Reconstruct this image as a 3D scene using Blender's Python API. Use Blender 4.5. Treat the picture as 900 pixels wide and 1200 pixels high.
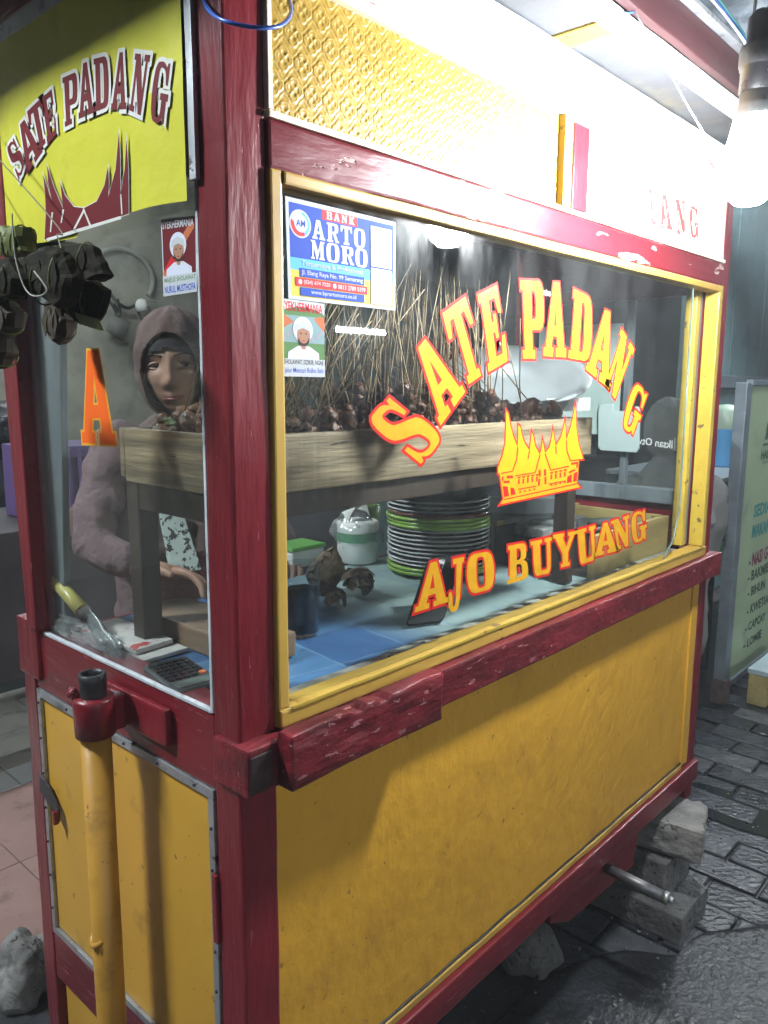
import bpy, bmesh, math, random
from mathutils import Vector, Matrix, noise
random.seed(7)
PI = math.pi
for o in list(bpy.data.objects): bpy.data.objects.remove(o)
sc = bpy.context.scene
COL = sc.collection
GZ = -0.17            # ground level; cart table edge is z = 0.80

# ------------------------------------------------------------------ camera
CR = Vector((0.67344754, -0.73921495, 0.00544723)); CU = Vector((0.11533118, 0.11234304, 0.98695378)); CF = Vector((0.73018295, 0.66403336, -0.16091167))
CP = Vector((-0.5528, -0.7409, 1.2362)); FPX = 922.4553
cam_d = bpy.data.cameras.new('camera'); cam = bpy.data.objects.new('camera', cam_d); COL.objects.link(cam)
cam_d.sensor_fit = 'HORIZONTAL'; cam_d.sensor_width = 36.0; cam_d.lens = FPX / 900 * 36
cam_d.clip_start = 0.02; cam_d.clip_end = 200
cam.matrix_world = Matrix(((CR.x, CU.x, -CF.x, CP.x), (CR.y, CU.y, -CF.y, CP.y), (CR.z, CU.z, -CF.z, CP.z), (0, 0, 0, 1)))
sc.camera = cam
def on(ax, val, px, py):
    """the point of the real plane (x, y or z = val) that the photograph shows at pixel px, py"""
    d = CR * ((px - 450) / FPX) - CU * ((py - 600) / FPX) + CF
    i = 'xyz'.index(ax); return CP + d * ((val - CP[i]) / d[i])
def deep(dep, px, py):
    return CP + (CR * ((px - 450) / FPX) - CU * ((py - 600) / FPX) + CF) * dep

# ------------------------------------------------------------------ world, exposure
w = bpy.data.worlds.new('World'); sc.world = w; w.use_nodes = True
wn = w.node_tree; bg = wn.nodes['Background']
sky = wn.nodes.new('ShaderNodeTexSky'); sky.sky_type = 'NISHITA'; sky.sun_disc = False
sky.sun_elevation = math.radians(-4); sky.sun_rotation = math.radians(200)
wn.links.new(sky.outputs[0], bg.inputs[0]); bg.inputs[1].default_value = 0.15
sc.view_settings.view_transform = 'Standard'; sc.view_settings.look = 'None'
sc.view_settings.exposure = 0.2; sc.view_settings.gamma = 1.0
sc.cycles.use_adaptive_sampling = True; sc.cycles.adaptive_threshold = .05; sc.cycles.max_bounces = 6; sc.cycles.diffuse_bounces = 3; sc.cycles.transparent_max_bounces = 16; sc.cycles.glossy_bounces = 4
sc.cycles.sample_clamp_indirect = 4.0; sc.cycles.caustics_reflective = False; sc.cycles.caustics_refractive = False
BULB_POWER = 720.0
TUBE = 180.0

# ------------------------------------------------------------------ materials
def _m(name):
    m = bpy.data.materials.new(name); m.use_nodes = True; nt = m.node_tree
    return m, nt, nt.nodes['Principled BSDF'], nt.nodes.new, nt.links.new
def mat(name, col, rough=.5, metal=0, var=.15, vs=6, bump=.1, bs=60, stretch=(1, 1, 1), chips=0, chipcol=(.3, .25, .2), chs=30, coat=0, dirt=0, dirtcol=(.03, .025, .02), spec=.5, bd=.002):
    m, nt, p, N, L = _m(name)
    tc = N('ShaderNodeTexCoord'); mp = N('ShaderNodeMapping'); mp.inputs['Scale'].default_value = stretch
    L(tc.outputs['Object'], mp.inputs[0])
    n1 = N('ShaderNodeTexNoise'); n1.inputs['Scale'].default_value = vs; n1.inputs['Detail'].default_value = 6; L(mp.outputs[0], n1.inputs[0])
    r1 = N('ShaderNodeValToRGB'); r1.color_ramp.elements[0].position = .3; r1.color_ramp.elements[1].position = .72
    r1.color_ramp.elements[0].color = (*[c * (1 - var) for c in col], 1); r1.color_ramp.elements[1].color = (*[min(1, c * (1 + var)) for c in col], 1)
    L(n1.outputs['Fac'], r1.inputs[0]); out = r1.outputs[0]
    n2 = N('ShaderNodeTexNoise'); n2.inputs['Scale'].default_value = bs; n2.inputs['Detail'].default_value = 5; L(mp.outputs[0], n2.inputs[0])
    def mask(scale, lo, hi, det=4):
        n = N('ShaderNodeTexNoise'); n.inputs['Scale'].default_value = scale; n.inputs['Detail'].default_value = det; n.inputs['Roughness'].default_value = .62; L(mp.outputs[0], n.inputs[0])
        r = N('ShaderNodeMapRange'); r.inputs[1].default_value = lo; r.inputs[2].default_value = hi; L(n.outputs['Fac'], r.inputs[0]); return r.outputs[0]
    hgt = n2.outputs['Fac']
    if dirt:
        mx = N('ShaderNodeMix'); mx.data_type = 'RGBA'; mk = mask(vs * 1.7, .62 - dirt * .25, .75); L(mk, mx.inputs[0]); L(out, mx.inputs[6]); mx.inputs[7].default_value = (*dirtcol, 1); out = mx.outputs[2]
    if chips:
        mx = N('ShaderNodeMix'); mx.data_type = 'RGBA'; mk = mask(chs, .70 - chips * .14, .72 - chips * .14); L(mk, mx.inputs[0]); L(out, mx.inputs[6]); mx.inputs[7].default_value = (*chipcol, 1); out = mx.outputs[2]
        sb = N('ShaderNodeMath'); sb.operation = 'SUBTRACT'; L(hgt, sb.inputs[0]); L(mk, sb.inputs[1]); hgt = sb.outputs[0]
    L(out, p.inputs['Base Color'])
    b = N('ShaderNodeBump'); b.inputs['Strength'].default_value = bump; b.inputs['Distance'].default_value = bd; L(hgt, b.inputs['Height']); L(b.outputs[0], p.inputs['Normal'])
    rr = N('ShaderNodeMapRange'); rr.inputs[3].default_value = max(.02, rough - .08); rr.inputs[4].default_value = min(1, rough + .12); L(n1.outputs['Fac'], rr.inputs[0]); L(rr.outputs[0], p.inputs['Roughness'])
    p.inputs['Metallic'].default_value = metal; p.inputs['Coat Weight'].default_value = coat; p.inputs['Specular IOR Level'].default_value = spec
    return m
def flat(name, col, rough=.4, emit=0, metal=0, spec=.5):
    m, nt, p, N, L = _m(name)
    p.inputs['Base Color'].default_value = (*col, 1); p.inputs['Roughness'].default_value = rough; p.inputs['Metallic'].default_value = metal; p.inputs['Specular IOR Level'].default_value = spec
    if emit: p.inputs['Emission Color'].default_value = (*col, 1); p.inputs['Emission Strength'].default_value = emit
    return m
def glass(name, tint=(.96, .98, .97), rough=.02, haze=.04, boost=1.0, smear=.25):
    """thin pane: clear transmission, Fresnel reflection and a film of dust and smears"""
    m, nt, p, N, L = _m(name); nt.nodes.remove(p); out = nt.nodes['Material Output']
    t = N('ShaderNodeBsdfTransparent'); t.inputs[0].default_value = (*tint, 1)
    g = N('ShaderNodeBsdfGlossy'); g.inputs['Roughness'].default_value = rough
    d = N('ShaderNodeBsdfDiffuse'); d.inputs[0].default_value = (.75, .77, .78, 1)
    g2 = N('ShaderNodeBsdfGlossy'); g2.inputs['Roughness'].default_value = .28
    fr = N('ShaderNodeFresnel'); ge = N('ShaderNodeNewGeometry'); io = N('ShaderNodeMapRange'); io.inputs[3].default_value = 1.5; io.inputs[4].default_value = 1 / 1.5; L(ge.outputs['Backfacing'], io.inputs[0]); L(io.outputs[0], fr.inputs[0])
    mu = N('ShaderNodeMath'); mu.operation = 'MULTIPLY'; mu.use_clamp = True; mu.inputs[1].default_value = .9 * boost; L(fr.outputs[0], mu.inputs[0])
    tc = N('ShaderNodeTexCoord'); mp = N('ShaderNodeMapping'); mp.inputs['Scale'].default_value = (1, 1, .35); mp.inputs['Rotation'].default_value = (0, .5, 0); L(tc.outputs['Object'], mp.inputs[0])
    n = N('ShaderNodeTexNoise'); n.inputs['Scale'].default_value = 9; n.inputs['Detail'].default_value = 9; n.inputs['Roughness'].default_value = .7; L(mp.outputs[0], n.inputs[0])
    r = N('ShaderNodeMapRange'); r.inputs[1].default_value = .38; r.inputs[2].default_value = .75; r.inputs[3].default_value = haze * .15; r.inputs[4].default_value = haze * .9; L(n.outputs['Fac'], r.inputs[0])
    r2 = N('ShaderNodeMapRange'); r2.inputs[1].default_value = .45; r2.inputs[2].default_value = .7; r2.inputs[3].default_value = 0; r2.inputs[4].default_value = smear * .2; L(n.outputs['Fac'], r2.inputs[0])
    m1 = N('ShaderNodeMixShader'); L(mu.outputs[0], m1.inputs[0]); L(t.outputs[0], m1.inputs[1]); L(g.outputs[0], m1.inputs[2])
    m3 = N('ShaderNodeMixShader'); L(r2.outputs[0], m3.inputs[0]); L(m1.outputs[0], m3.inputs[1]); L(g2.outputs[0], m3.inputs[2])
    m2 = N('ShaderNodeMixShader'); L(r.outputs[0], m2.inputs[0]); L(m3.outputs[0], m2.inputs[1]); L(d.outputs[0], m2.inputs[2])
    L(m2.outputs[0], out.inputs[0]); return m

RED = mat('red_oil_paint', (.165, .011, .018), .3, var=.25, vs=9, bump=.8, bs=70, stretch=(1, 1, .2), chips=.26, chipcol=(.26, .06, .08), chs=120, dirt=.35, dirtcol=(.07, .006, .01))
REDH = mat('red_oil_paint_horizontal', (.165, .011, .018), .3, var=.25, vs=9, bump=.9, bs=70, stretch=(.16, .16, 1), chips=.42, chipcol=(.28, .06, .08), chs=110, dirt=.35, dirtcol=(.07, .006, .01))
REDW = mat('worn_red_paint', (.18, .014, .022), .36, var=.3, vs=12, bump=1.0, bs=60, stretch=(.4, 1, 1), chips=.5, chipcol=(.34, .11, .12), chs=70, dirt=.9, dirtcol=(.05, .008, .01), bd=.004)
YEL = mat('ochre_oil_paint', (.60, .325, .036), .42, var=.10, vs=4, bump=.35, bs=38, chips=.14, chipcol=(.22, .12, .03), chs=60, dirt=.12, dirtcol=(.30, .15, .02))
YELP = mat('ochre_panel_paint', (.64, .335, .032), .33, var=.06, vs=5, bump=.9, bs=34, stretch=(1, 1, .8), chips=.10, chipcol=(.36, .2, .04), chs=70, dirt=.35, dirtcol=(.50, .25, .03), bd=.0035)
YELT = mat('yellow_frame_paint', (.46, .29, .055), .38, var=.15, vs=12, bump=.4, bs=40, stretch=(.3, .3, .3), chips=.25, chipcol=(.2, .13, .05), chs=50, dirt=.35, dirtcol=(.35, .19, .03))
YELB = mat('bright_yellow_paint', (.46, .33, .045), .38, var=.15, vs=14, bump=.4, bs=50, chips=.5, chipcol=(.14, .10, .04), chs=42, dirt=.3, dirtcol=(.4, .28, .05))
CREAM = mat('cream_paint', (.92, .87, .66), .4, var=.06, vs=8, bump=.3, bs=50, chips=.2, chipcol=(.5, .4, .2))
WHITEP = mat('white_paint', (.78, .78, .74), .45, var=.08, vs=8, bump=.2, bs=40, chips=.25, chipcol=(.35, .33, .3))
METAL = mat('dull_sheet_metal', (.42, .44, .46), .42, metal=.7, var=.2, vs=14, bump=.25, bs=60, chips=.2, chipcol=(.15, .13, .12), dirt=.3, dirtcol=(.12, .11, .1))
STEEL = mat('polished_aluminium', (.62, .65, .68), .34, metal=.55, var=.1, vs=10, bump=.06, bs=30)
BLACKP = mat('black_plastic', (.012, .012, .014), .28, var=.2, vs=20, bump=.05, bs=90)
DARKM = mat('dark_grimy_metal', (.05, .05, .055), .45, metal=.6, var=.4, vs=30, bump=.4, bs=80)
RUST = mat('blackened_wood', (.03, .012, .012), .6, var=.5, vs=30, bump=.8, bs=50)
WOODD = mat('dark_stained_wood', (.045, .030, .022), .5, var=.35, vs=12, bump=.4, bs=40, stretch=(1, 1, .15))
WOODL = mat('raw_plank_wood', (.27, .205, .125), .62, var=.45, vs=16, bump=.8, bs=60, stretch=(.25, .25, 4), dirt=.7, dirtcol=(.14, .10, .055), chips=.2, chipcol=(.06, .04, .02), chs=40)
WOODG = mat('grey_weathered_wood', (.16, .19, .21), .6, var=.3, vs=14, bump=.7, bs=30, stretch=(1, 1, .12), dirt=.5, dirtcol=(.06, .07, .08))
WOODY = mat('yellowed_crate_wood', (.40, .31, .12), .55, var=.25, vs=9, bump=.4, bs=30, stretch=(.2, .3, 1), dirt=.5, dirtcol=(.2, .15, .07), chips=.2, chipcol=(.05, .04, .02))
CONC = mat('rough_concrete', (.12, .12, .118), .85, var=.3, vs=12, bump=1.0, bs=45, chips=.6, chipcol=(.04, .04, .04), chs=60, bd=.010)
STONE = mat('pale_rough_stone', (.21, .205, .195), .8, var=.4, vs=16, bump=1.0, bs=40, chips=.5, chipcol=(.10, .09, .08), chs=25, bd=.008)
PANE = glass('dusty_window_glass', haze=.012, smear=.07)
PANE2 = glass('smeared_end_glass', haze=.022, boost=.8, smear=.12)
CLEAR = glass('clear_jar_glass', haze=.004, tint=(.9, .93, .95), smear=0)
PLASTIC = glass('crinkled_clear_plastic', haze=.25, rough=.12, tint=(.92, .94, .95), smear=1.2)

# ------------------------------------------------------------------ helpers
def link(o): COL.objects.link(o); return o
def par(o, p):
    o.parent = p
    if p is not None:
        o.matrix_parent_inverse = WM(p).inverted()
    return o
_wm = {}
def WM(o):
    return _wm.get(o.name, Matrix.Identity(4))
def thing(name, label, cat, loc=(0, 0, 0), group=None):
    o = bpy.data.objects.new(name, None); link(o); o.location = loc; o.empty_display_size = .05
    _wm[o.name] = Matrix.Translation(Vector(loc))
    o['label'] = label; o['category'] = cat
    if group: o['group'] = group
    return o
def tag(o, label, cat, group=None):
    o['label'] = label; o['category'] = cat
    if group: o['group'] = group
    return o
def mesh_obj(name, me, m, parent=None):
    o = bpy.data.objects.new(name, me); link(o)
    if m is not None:
        if len(me.materials): me.materials.clear()
        for x in (m if isinstance(m, (list, tuple)) else [m]): me.materials.append(x)
    return par(o, parent) if parent is not None else o
def obj(name, bm, m, parent=None, smooth=False):
    me = bpy.data.meshes.new(name); bm.normal_update(); bm.to_mesh(me); bm.free()
    if smooth:
        for p in me.polygons: p.use_smooth = True
    return mesh_obj(name, me, m, parent)
def struct(o): o['kind'] = 'structure'; return o
def stuff(o): o['kind'] = 'stuff'; return o
def abox(bm, x0, x1, y0, y1, z0, z1, mi=0):
    vs = [bm.verts.new((x, y, z)) for x in (x0, x1) for y in (y0, y1) for z in (z0, z1)]
    fs = [(0, 1, 3, 2), (4, 6, 7, 5), (0, 4, 5, 1), (2, 3, 7, 6), (0, 2, 6, 4), (1, 5, 7, 3)]
    out = []
    for f in fs:
        q = bm.faces.new([vs[i] for i in f]); q.material_index = mi; out.append(q)
    return vs, out
def bev(bm, r, seg=2, edges=None):
    bmesh.ops.bevel(bm, geom=list(edges or bm.edges), offset=r, segments=seg, profile=.6, affect='EDGES', clamp_overlap=True)
def box(name, lo, hi, m, parent=None, r=.0025, seg=2, rough=0, cuts=0, sd=0):
    """a bevelled plank; rough > 0 makes its faces and edges a little uneven"""
    bm = bmesh.new(); abox(bm, lo[0], hi[0], lo[1], hi[1], lo[2], hi[2])
    if r: bev(bm, r, seg)
    if rough:
        L = max(hi[i] - lo[i] for i in range(3)); n = cuts or max(3, int(L / .05)); ax = max(range(3), key=lambda i: hi[i] - lo[i])
        for k in range(1, n):
            co = [0, 0, 0]; co[ax] = lo[ax] + (hi[ax] - lo[ax]) * k / n; no = [0, 0, 0]; no[ax] = 1
            bmesh.ops.bisect_plane(bm, geom=bm.verts[:] + bm.edges[:] + bm.faces[:], plane_co=co, plane_no=no)
        for v in bm.verts:
            q = v.co * 9 + Vector((sd * 3.1, sd, 0)); v.co += Vector((noise.noise(q), noise.noise(q + Vector((9, 0, 0))), noise.noise(q + Vector((0, 9, 5))))) * rough
    return obj(name, bm, m, parent)
def tube_bm(bm, pts, r, n=8, mi=0, cap=True):
    pts = [Vector(p) for p in pts]; rings = []
    rs = r if isinstance(r, (list, tuple)) else [r] * len(pts)
    up = None
    for i, p in enumerate(pts):
        t = (pts[min(i + 1, len(pts) - 1)] - pts[max(i - 1, 0)]).normalized()
        if up is None: up = t.orthogonal().normalized()
        else: up = (up - t * up.dot(t)).normalized()
        s = t.cross(up)
        rings.append([bm.verts.new(p + (up * math.cos(a) + s * math.sin(a)) * rs[i]) for a in [2 * PI * k / n for k in range(n)]])
    for a, b in zip(rings, rings[1:]):
        for k in range(n):
            f = bm.faces.new((a[k], a[(k + 1) % n], b[(k + 1) % n], b[k])); f.material_index = mi; f.smooth = True
    if cap:
        f = bm.faces.new(rings[0][::-1]); f.material_index = mi; f = bm.faces.new(rings[-1]); f.material_index = mi
    return bm
def tube(name, pts, r, m, parent=None, n=8): return obj(name, tube_bm(bmesh.new(), pts, r, n), m, parent)
def spline(pts, n=8):
    pts = [Vector(p) for p in pts]; P = [pts[0]] + pts + [pts[-1]]; out = []
    for i in range(1, len(P) - 2):
        for k in range(n):
            t = k / n; a, b, c, d = P[i - 1:i + 3]
            out.append(.5 * ((2 * b) + (-a + c) * t + (2 * a - 5 * b + 4 * c - d) * t * t + (-a + 3 * b - 3 * c + d) * t ** 3))
    return out + [pts[-1]]
def lathe_bm(bm, prof, c=(0, 0, 0), n=32, mi=0, smooth=True):
    c = Vector(c); rings = []
    for r, z in prof:
        rings.append([bm.verts.new(c + Vector((r * math.cos(2 * PI * k / n), r * math.sin(2 * PI * k / n), z))) for k in range(n)] if r > 1e-6 else [bm.verts.new(c + Vector((0, 0, z)))])
    for a, b in zip(rings, rings[1:]):
        for k in range(n):
            k2 = (k + 1) % n
            vs = [a[k % len(a)], a[k2 % len(a)], b[k2 % len(b)], b[k % len(b)]]; u = []
            for v in vs:
                if v not in u: u.append(v)
            if len(u) > 2: f = bm.faces.new(u); f.material_index = mi; f.smooth = smooth
    return bm
def lathe(name, prof, c, m, parent=None, n=32): return obj(name, lathe_bm(bmesh.new(), prof, c, n), m, parent)
def prism(name, pts, off, m, parent=None, r=0):
    """solid from a closed outline of 3-D points pushed along off"""
    bm = bmesh.new(); a = [bm.verts.new(p) for p in pts]; off = Vector(off); b = [bm.verts.new(Vector(p) + off) for p in pts]
    bm.faces.new(a); bm.faces.new(b[::-1]); n = len(a)
    for k in range(n): bm.faces.new((a[k], b[k], b[(k + 1) % n], a[(k + 1) % n]))
    bmesh.ops.recalc_face_normals(bm, faces=bm.faces[:])
    if r: bev(bm, r, 1)
    return obj(name, bm, m, parent)
def rockbm(size, seed, n=3, amp=.25, flatness=.0):
    bm = bmesh.new(); bmesh.ops.create_icosphere(bm, subdivisions=n, radius=1)
    for v in bm.verts:
        q = v.co.copy(); k = 1 + amp * noise.noise(q * 1.3 + Vector((seed, 0, 0))) + amp * .4 * noise.noise(q * 3.5 + Vector((0, seed, 0))) + amp * .22 * noise.noise(q * 9 + Vector((0, 0, seed))) + amp * .12 * noise.noise(q * 21 + Vector((seed, 0, seed)))
        v.co = Vector((q.x * size[0], q.y * size[1], q.z * size[2])) * k
    return bm

# ---- flat cut shapes (lettering, print): outlines in a plane, filled by a 2-D curve, then carried onto the plane
def chaikin(poly, it=2):
    for _ in range(it):
        out = []
        n = len(poly)
        for i, p in enumerate(poly):
            if len(p) == 3 and p[2]:
                a = poly[i - 1]; b = poly[(i + 1) % n]
                out.append((p[0] * .75 + a[0] * .25, p[1] * .75 + a[1] * .25, 1)); out.append((p[0] * .75 + b[0] * .25, p[1] * .75 + b[1] * .25, 1))
            else: out.append(p)
        poly = out
    return [(p[0], p[1]) for p in poly]
def fill2d(polys, offset=0.0):
    cu = bpy.data.curves.new('outline', 'CURVE'); cu.dimensions = '2D'; cu.fill_mode = 'BOTH'; cu.offset = offset
    for pl in polys:
        s = cu.splines.new('POLY'); s.points.add(len(pl) - 1); s.use_cyclic_u = True
        for i, p in enumerate(pl): s.points[i].co = (p[0], p[1], 0, 1)
    o = bpy.data.objects.new('outline', cu); link(o); dg = bpy.context.evaluated_depsgraph_get(); dg.update()
    me = bpy.data.meshes.new_from_object(o.evaluated_get(dg)); v = [tuple(x.co) for x in me.vertices]; f = [tuple(p.vertices) for p in me.polygons]
    bpy.data.objects.remove(o); bpy.data.curves.remove(cu); bpy.data.meshes.remove(me)
    return v, f
S1 = 1
GLY = {
 'A': [[(0,0),(0,12),(8,12),(33,100),(64,100),(91,12),(100,12),(100,0),(54,0),(54,12),(63,12),(59,28),(36,28),(32,12),(41,12),(41,0)], [(40,42),(56,42),(48,76)]],
 'T': [[(26,0),(26,11),(36,11),(36,86),(22,86),(14,66),(2,66),(4,100),(96,100),(98,66),(86,66),(78,86),(64,86),(64,11),(74,11),(74,0)]],
 'E': [[(3,0),(3,11),(13,11),(13,89),(3,89),(3,100),(90,100),(93,66),(81,66),(74,87),(45,87),(45,58),(56,58),(58,67),(68,67),(68,36),(58,36),(56,45),(45,45),(45,13),(77,13),(85,35),(97,35),(93,0)]],
 'P': [[(3,0),(3,11),(13,11),(13,89),(3,89),(3,100),(62,100),(98,100,1),(100,38,1),(58,38),(45,38),(45,11),(56,11),(56,0)], [(45,51),(52,51),(68,51,1),(68,88,1),(52,88),(45,88)]],
 'D': [[(3,0),(3,11),(13,11),(13,89),(3,89),(3,100),(50,100),(88,100,1),(99,72,1),(99,28,1),(88,0,1),(50,0)], [(45,12),(50,12),(65,12,1),(67,50,1),(65,88,1),(50,88),(45,88)]],
 'N': [[(2,0),(2,11),(12,11),(12,89),(2,89),(2,100),(38,100),(74,42),(74,89),(64,89),(64,100),(98,100),(98,89),(89,89),(89,0),(66,0),(27,62),(27,11),(38,11),(38,0)]],
 'G': [[(91,64),(91,100),(81,100),(76,93),(66,99,1),(52,103,1),(14,100,1),(2,50,1),(14,0,1),(50,-4,1),(66,0,1),(74,8),(80,0),(91,0),(91,38),(100,38),(100,50),(54,50),(54,38),(63,38),(63,18),(58,9,1),(36,6,1),(33,50,1),(36,92,1),(56,92,1),(72,86,1),(79,64)]],
 'S': [[(86,68),(86,100),(75,100),(71,93),(60,101,1),(46,103,1),(6,102,1),(2,60,1),(22,48,1),(52,38,1),(66,30,1),(66,8,1),(44,6,1),(24,12,1),(19,34),(7,34),(7,0),(17,0),(22,7),(34,-1,1),(50,-3,1),(94,0,1),(100,48,1),(76,58,1),(48,66,1),(34,72,1),(34,92,1),(52,92,1),(68,88,1),(75,68)]],
 'J': [[(36,89),(36,100),(98,100),(98,89),(88,89),(88,30),(84,2,1),(60,-6,1),(14,-4,1),(4,14,1),(6,36,1),(30,36,1),(36,20,1),(34,8,1),(50,4,1),(57,14,1),(57,30),(57,89)]],
 'O': [[(50,103,1),(14,102,1),(1,72,1),(1,28,1),(14,-2,1),(50,-3,1),(86,-2,1),(99,28,1),(99,72,1),(86,102,1)], [(50,92,1),(36,90,1),(33,50,1),(36,10,1),(50,8,1),(64,10,1),(67,50,1),(64,90,1)]],
 'B': [[(3,0),(3,11),(13,11),(13,89),(3,89),(3,100),(58,100),(92,98,1),(93,58,1),(76,54),(98,48,1),(101,2,1),(60,0)], [(45,58),(52,58),(65,60,1),(65,86,1),(52,88),(45,88)], [(45,12),(53,12),(70,14,1),(69,44,1),(53,46),(45,46)]],
 'U': [[(2,100),(2,89),(11,89),(11,34),(14,-4,1),(50,-3,1),(86,-6,1),(89,36),(89,89),(98,89),(98,100),(64,100),(64,89),(73,89),(73,32),(72,10,1),(57,9,1),(43,9,1),(42,32),(42,89),(52,89),(52,100)]],
 'Y': [[(28,0),(28,11),(38,11),(38,40),(9,89),(0,89),(0,100),(48,100),(48,89),(41,89),(57,58),(73,89),(64,89),(64,100),(100,100),(100,89),(91,89),(65,40),(65,11),(75,11),(75,0)]],
 'M': [[(1,0),(1,11),(9,11),(9,89),(1,89),(1,100),(32,100),(51,45),(70,100),(99,100),(99,89),(91,89),(91,11),(99,11),(99,0),(60,0),(60,11),(68,11),(68,62),(48,0),(40,0),(21,62),(21,11),(29,11),(29,0)]],
 'R': [[(3,0),(3,11),(13,11),(13,89),(3,89),(3,100),(60,100),(95,98,1),(96,54,1),(74,48),(92,11),(101,11),(101,0),(72,0),(52,45),(44,45),(44,11),(54,11),(54,0)], [(44,56),(52,56),(66,58,1),(66,86,1),(52,88),(44,88)]],
 'K': [[(3,0),(3,11),(13,11),(13,89),(3,89),(3,100),(54,100),(54,89),(44,89),(44,58),(70,89),(62,89),(62,100),(97,100),(97,89),(88,89),(64,60),(90,11),(99,11),(99,0),(66,0),(44,44),(44,11),(54,11),(54,0)]],
}
GLY = {k: [chaikin(p) for p in v] for k, v in GLY.items()}
def quad_map(q, u, v):
    bl, br, tl, tr = q; return bl * (1 - u) * (1 - v) + br * u * (1 - v) + tl * (1 - u) * v + tr * u * v
def plane_obj(name, parts, to3, m, parent):
    """parts: list of (polys2d, offset, material index, lift); to3(x, y, lift) -> 3-D"""
    vs, fs, ms = [], [], []
    for polys, off, mi, lift in parts:
        v, f = fill2d(polys, off); b = len(vs)
        vs += [to3(p[0], p[1], lift) for p in v]; fs += [tuple(i + b for i in t) for t in f]; ms += [mi] * len(f)
    me = bpy.data.meshes.new(name); me.from_pydata([tuple(p) for p in vs], [], fs)
    for p, i in zip(me.polygons, ms): p.material_index = i
    return mesh_obj(name, me, m, parent)
def letter(ch, quadpx, ax, val, mats, parent, out=.003, side=-1, name='letter', scale=1.0, quad2=None):
    """quadpx = BL, BR, TL, TR in photograph pixels, put on the real plane ax = val"""
    if quad2 is None:
        i = [k for k in range(3) if 'xyz'[k] != ax]
        q = [on(ax, val, p[0] * scale, p[1] * scale) for p in quadpx]; q2 = [Vector((p[i[0]], p[i[1]])) for p in q]
    else:
        i = [k for k in range(3) if 'xyz'[k] != ax]; q2 = [Vector(p) for p in quad2]
    polys = [[tuple(quad_map(q2, x / 100, y / 100)) for x, y in pl] for pl in GLY[ch]]
    a = 'xyz'.index(ax)
    def to3(x, y, l):
        p = [0, 0, 0]; p[i[0]] = x; p[i[1]] = y; p[a] = val + side * l; return p
    parts = ([(polys, out, 1, .0003)] if out else []) + [(polys, 0, 0, .0005)]
    return plane_obj(name, parts, to3, mats, parent)
_txt = {}
def text_polys(s, bold=0.0):
    """triangles of a line of small print in the built-in face, 1 unit high"""
    if (s, bold) in _txt: return _txt[(s, bold)]
    cu = bpy.data.curves.new('print', 'FONT'); cu.body = s; cu.size = 1; cu.fill_mode = 'BOTH'; cu.offset = bold; cu.resolution_u = 2
    o = bpy.data.objects.new('print', cu); link(o); dg = bpy.context.evaluated_depsgraph_get(); dg.update()
    me = bpy.data.meshes.new_from_object(o.evaluated_get(dg)); v = [tuple(x.co)[:2] for x in me.vertices]; f = [tuple(p.vertices) for p in me.polygons]
    bpy.data.objects.remove(o); bpy.data.curves.remove(cu); bpy.data.meshes.remove(me)
    x0 = min(p[0] for p in v); x1 = max(p[0] for p in v); y0 = min(p[1] for p in v); y1 = max(p[1] for p in v)
    v = [((p[0] - x0) / (x1 - x0), (p[1] - y0) / (y1 - y0)) for p in v]
    _txt[(s, bold)] = (v, f); return v, f
class Print:
    """a printed sheet: background, blocks and words in unit coordinates of one flat rectangle, one mesh"""
    def __init__(self, q, nrm): self.q = [Vector(p) for p in q]; self.n = Vector(nrm); self.v = []; self.f = []; self.m = []; self.mats = []; self.k = 0
    def mi(self, m):
        if m not in self.mats: self.mats.append(m)
        return self.mats.index(m)
    def put(self, v, f, m):
        self.k += 1; b = len(self.v); self.v += [quad_map(self.q, x, y) + self.n * (.00002 * self.k + .0001) for x, y in v]; self.f += [tuple(i + b for i in t) for t in f]; self.m += [self.mi(m)] * len(f)
    def rect(self, x0, y0, x1, y1, m): self.put([(x0, y0), (x1, y0), (x1, y1), (x0, y1)], [(0, 1, 2, 3)], m)
    def poly(self, pts, m): self.put(pts, [tuple(range(len(pts)))], m)
    def disc(self, x, y, rx, ry, m, a0=0, a1=2 * PI, n=24): self.poly([(x + rx * math.cos(a0 + (a1 - a0) * k / n), y + ry * math.sin(a0 + (a1 - a0) * k / n)) for k in range(n + (a1 - a0 < 6.2))], m)
    def text(self, s, x0, y0, x1, y1, m, bold=.0):
        v, f = text_polys(s, bold); self.put([(x0 + (x1 - x0) * a, y0 + (y1 - y0) * b) for a, b in v], f, m)
    def slab(self, s, x0, y0, x1, y1, m, gap=.08):
        n = len(s); wd = (x1 - x0) / n
        for i, ch in enumerate(s):
            if ch == ' ': continue
            v, f = fill2d(GLY[ch]); a = x0 + wd * (i + gap / 2)
            self.put([(a + wd * (1 - gap) * p[0] / 100, y0 + (y1 - y0) * p[1] / 100) for p in v], f, m)
    def done(self, name, parent=None):
        me = bpy.data.meshes.new(name); me.from_pydata([tuple(p) for p in self.v], [], self.f)
        for p, i in zip(me.polygons, self.m): p.material_index = i
        return mesh_obj(name, me, self.mats, parent)

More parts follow.
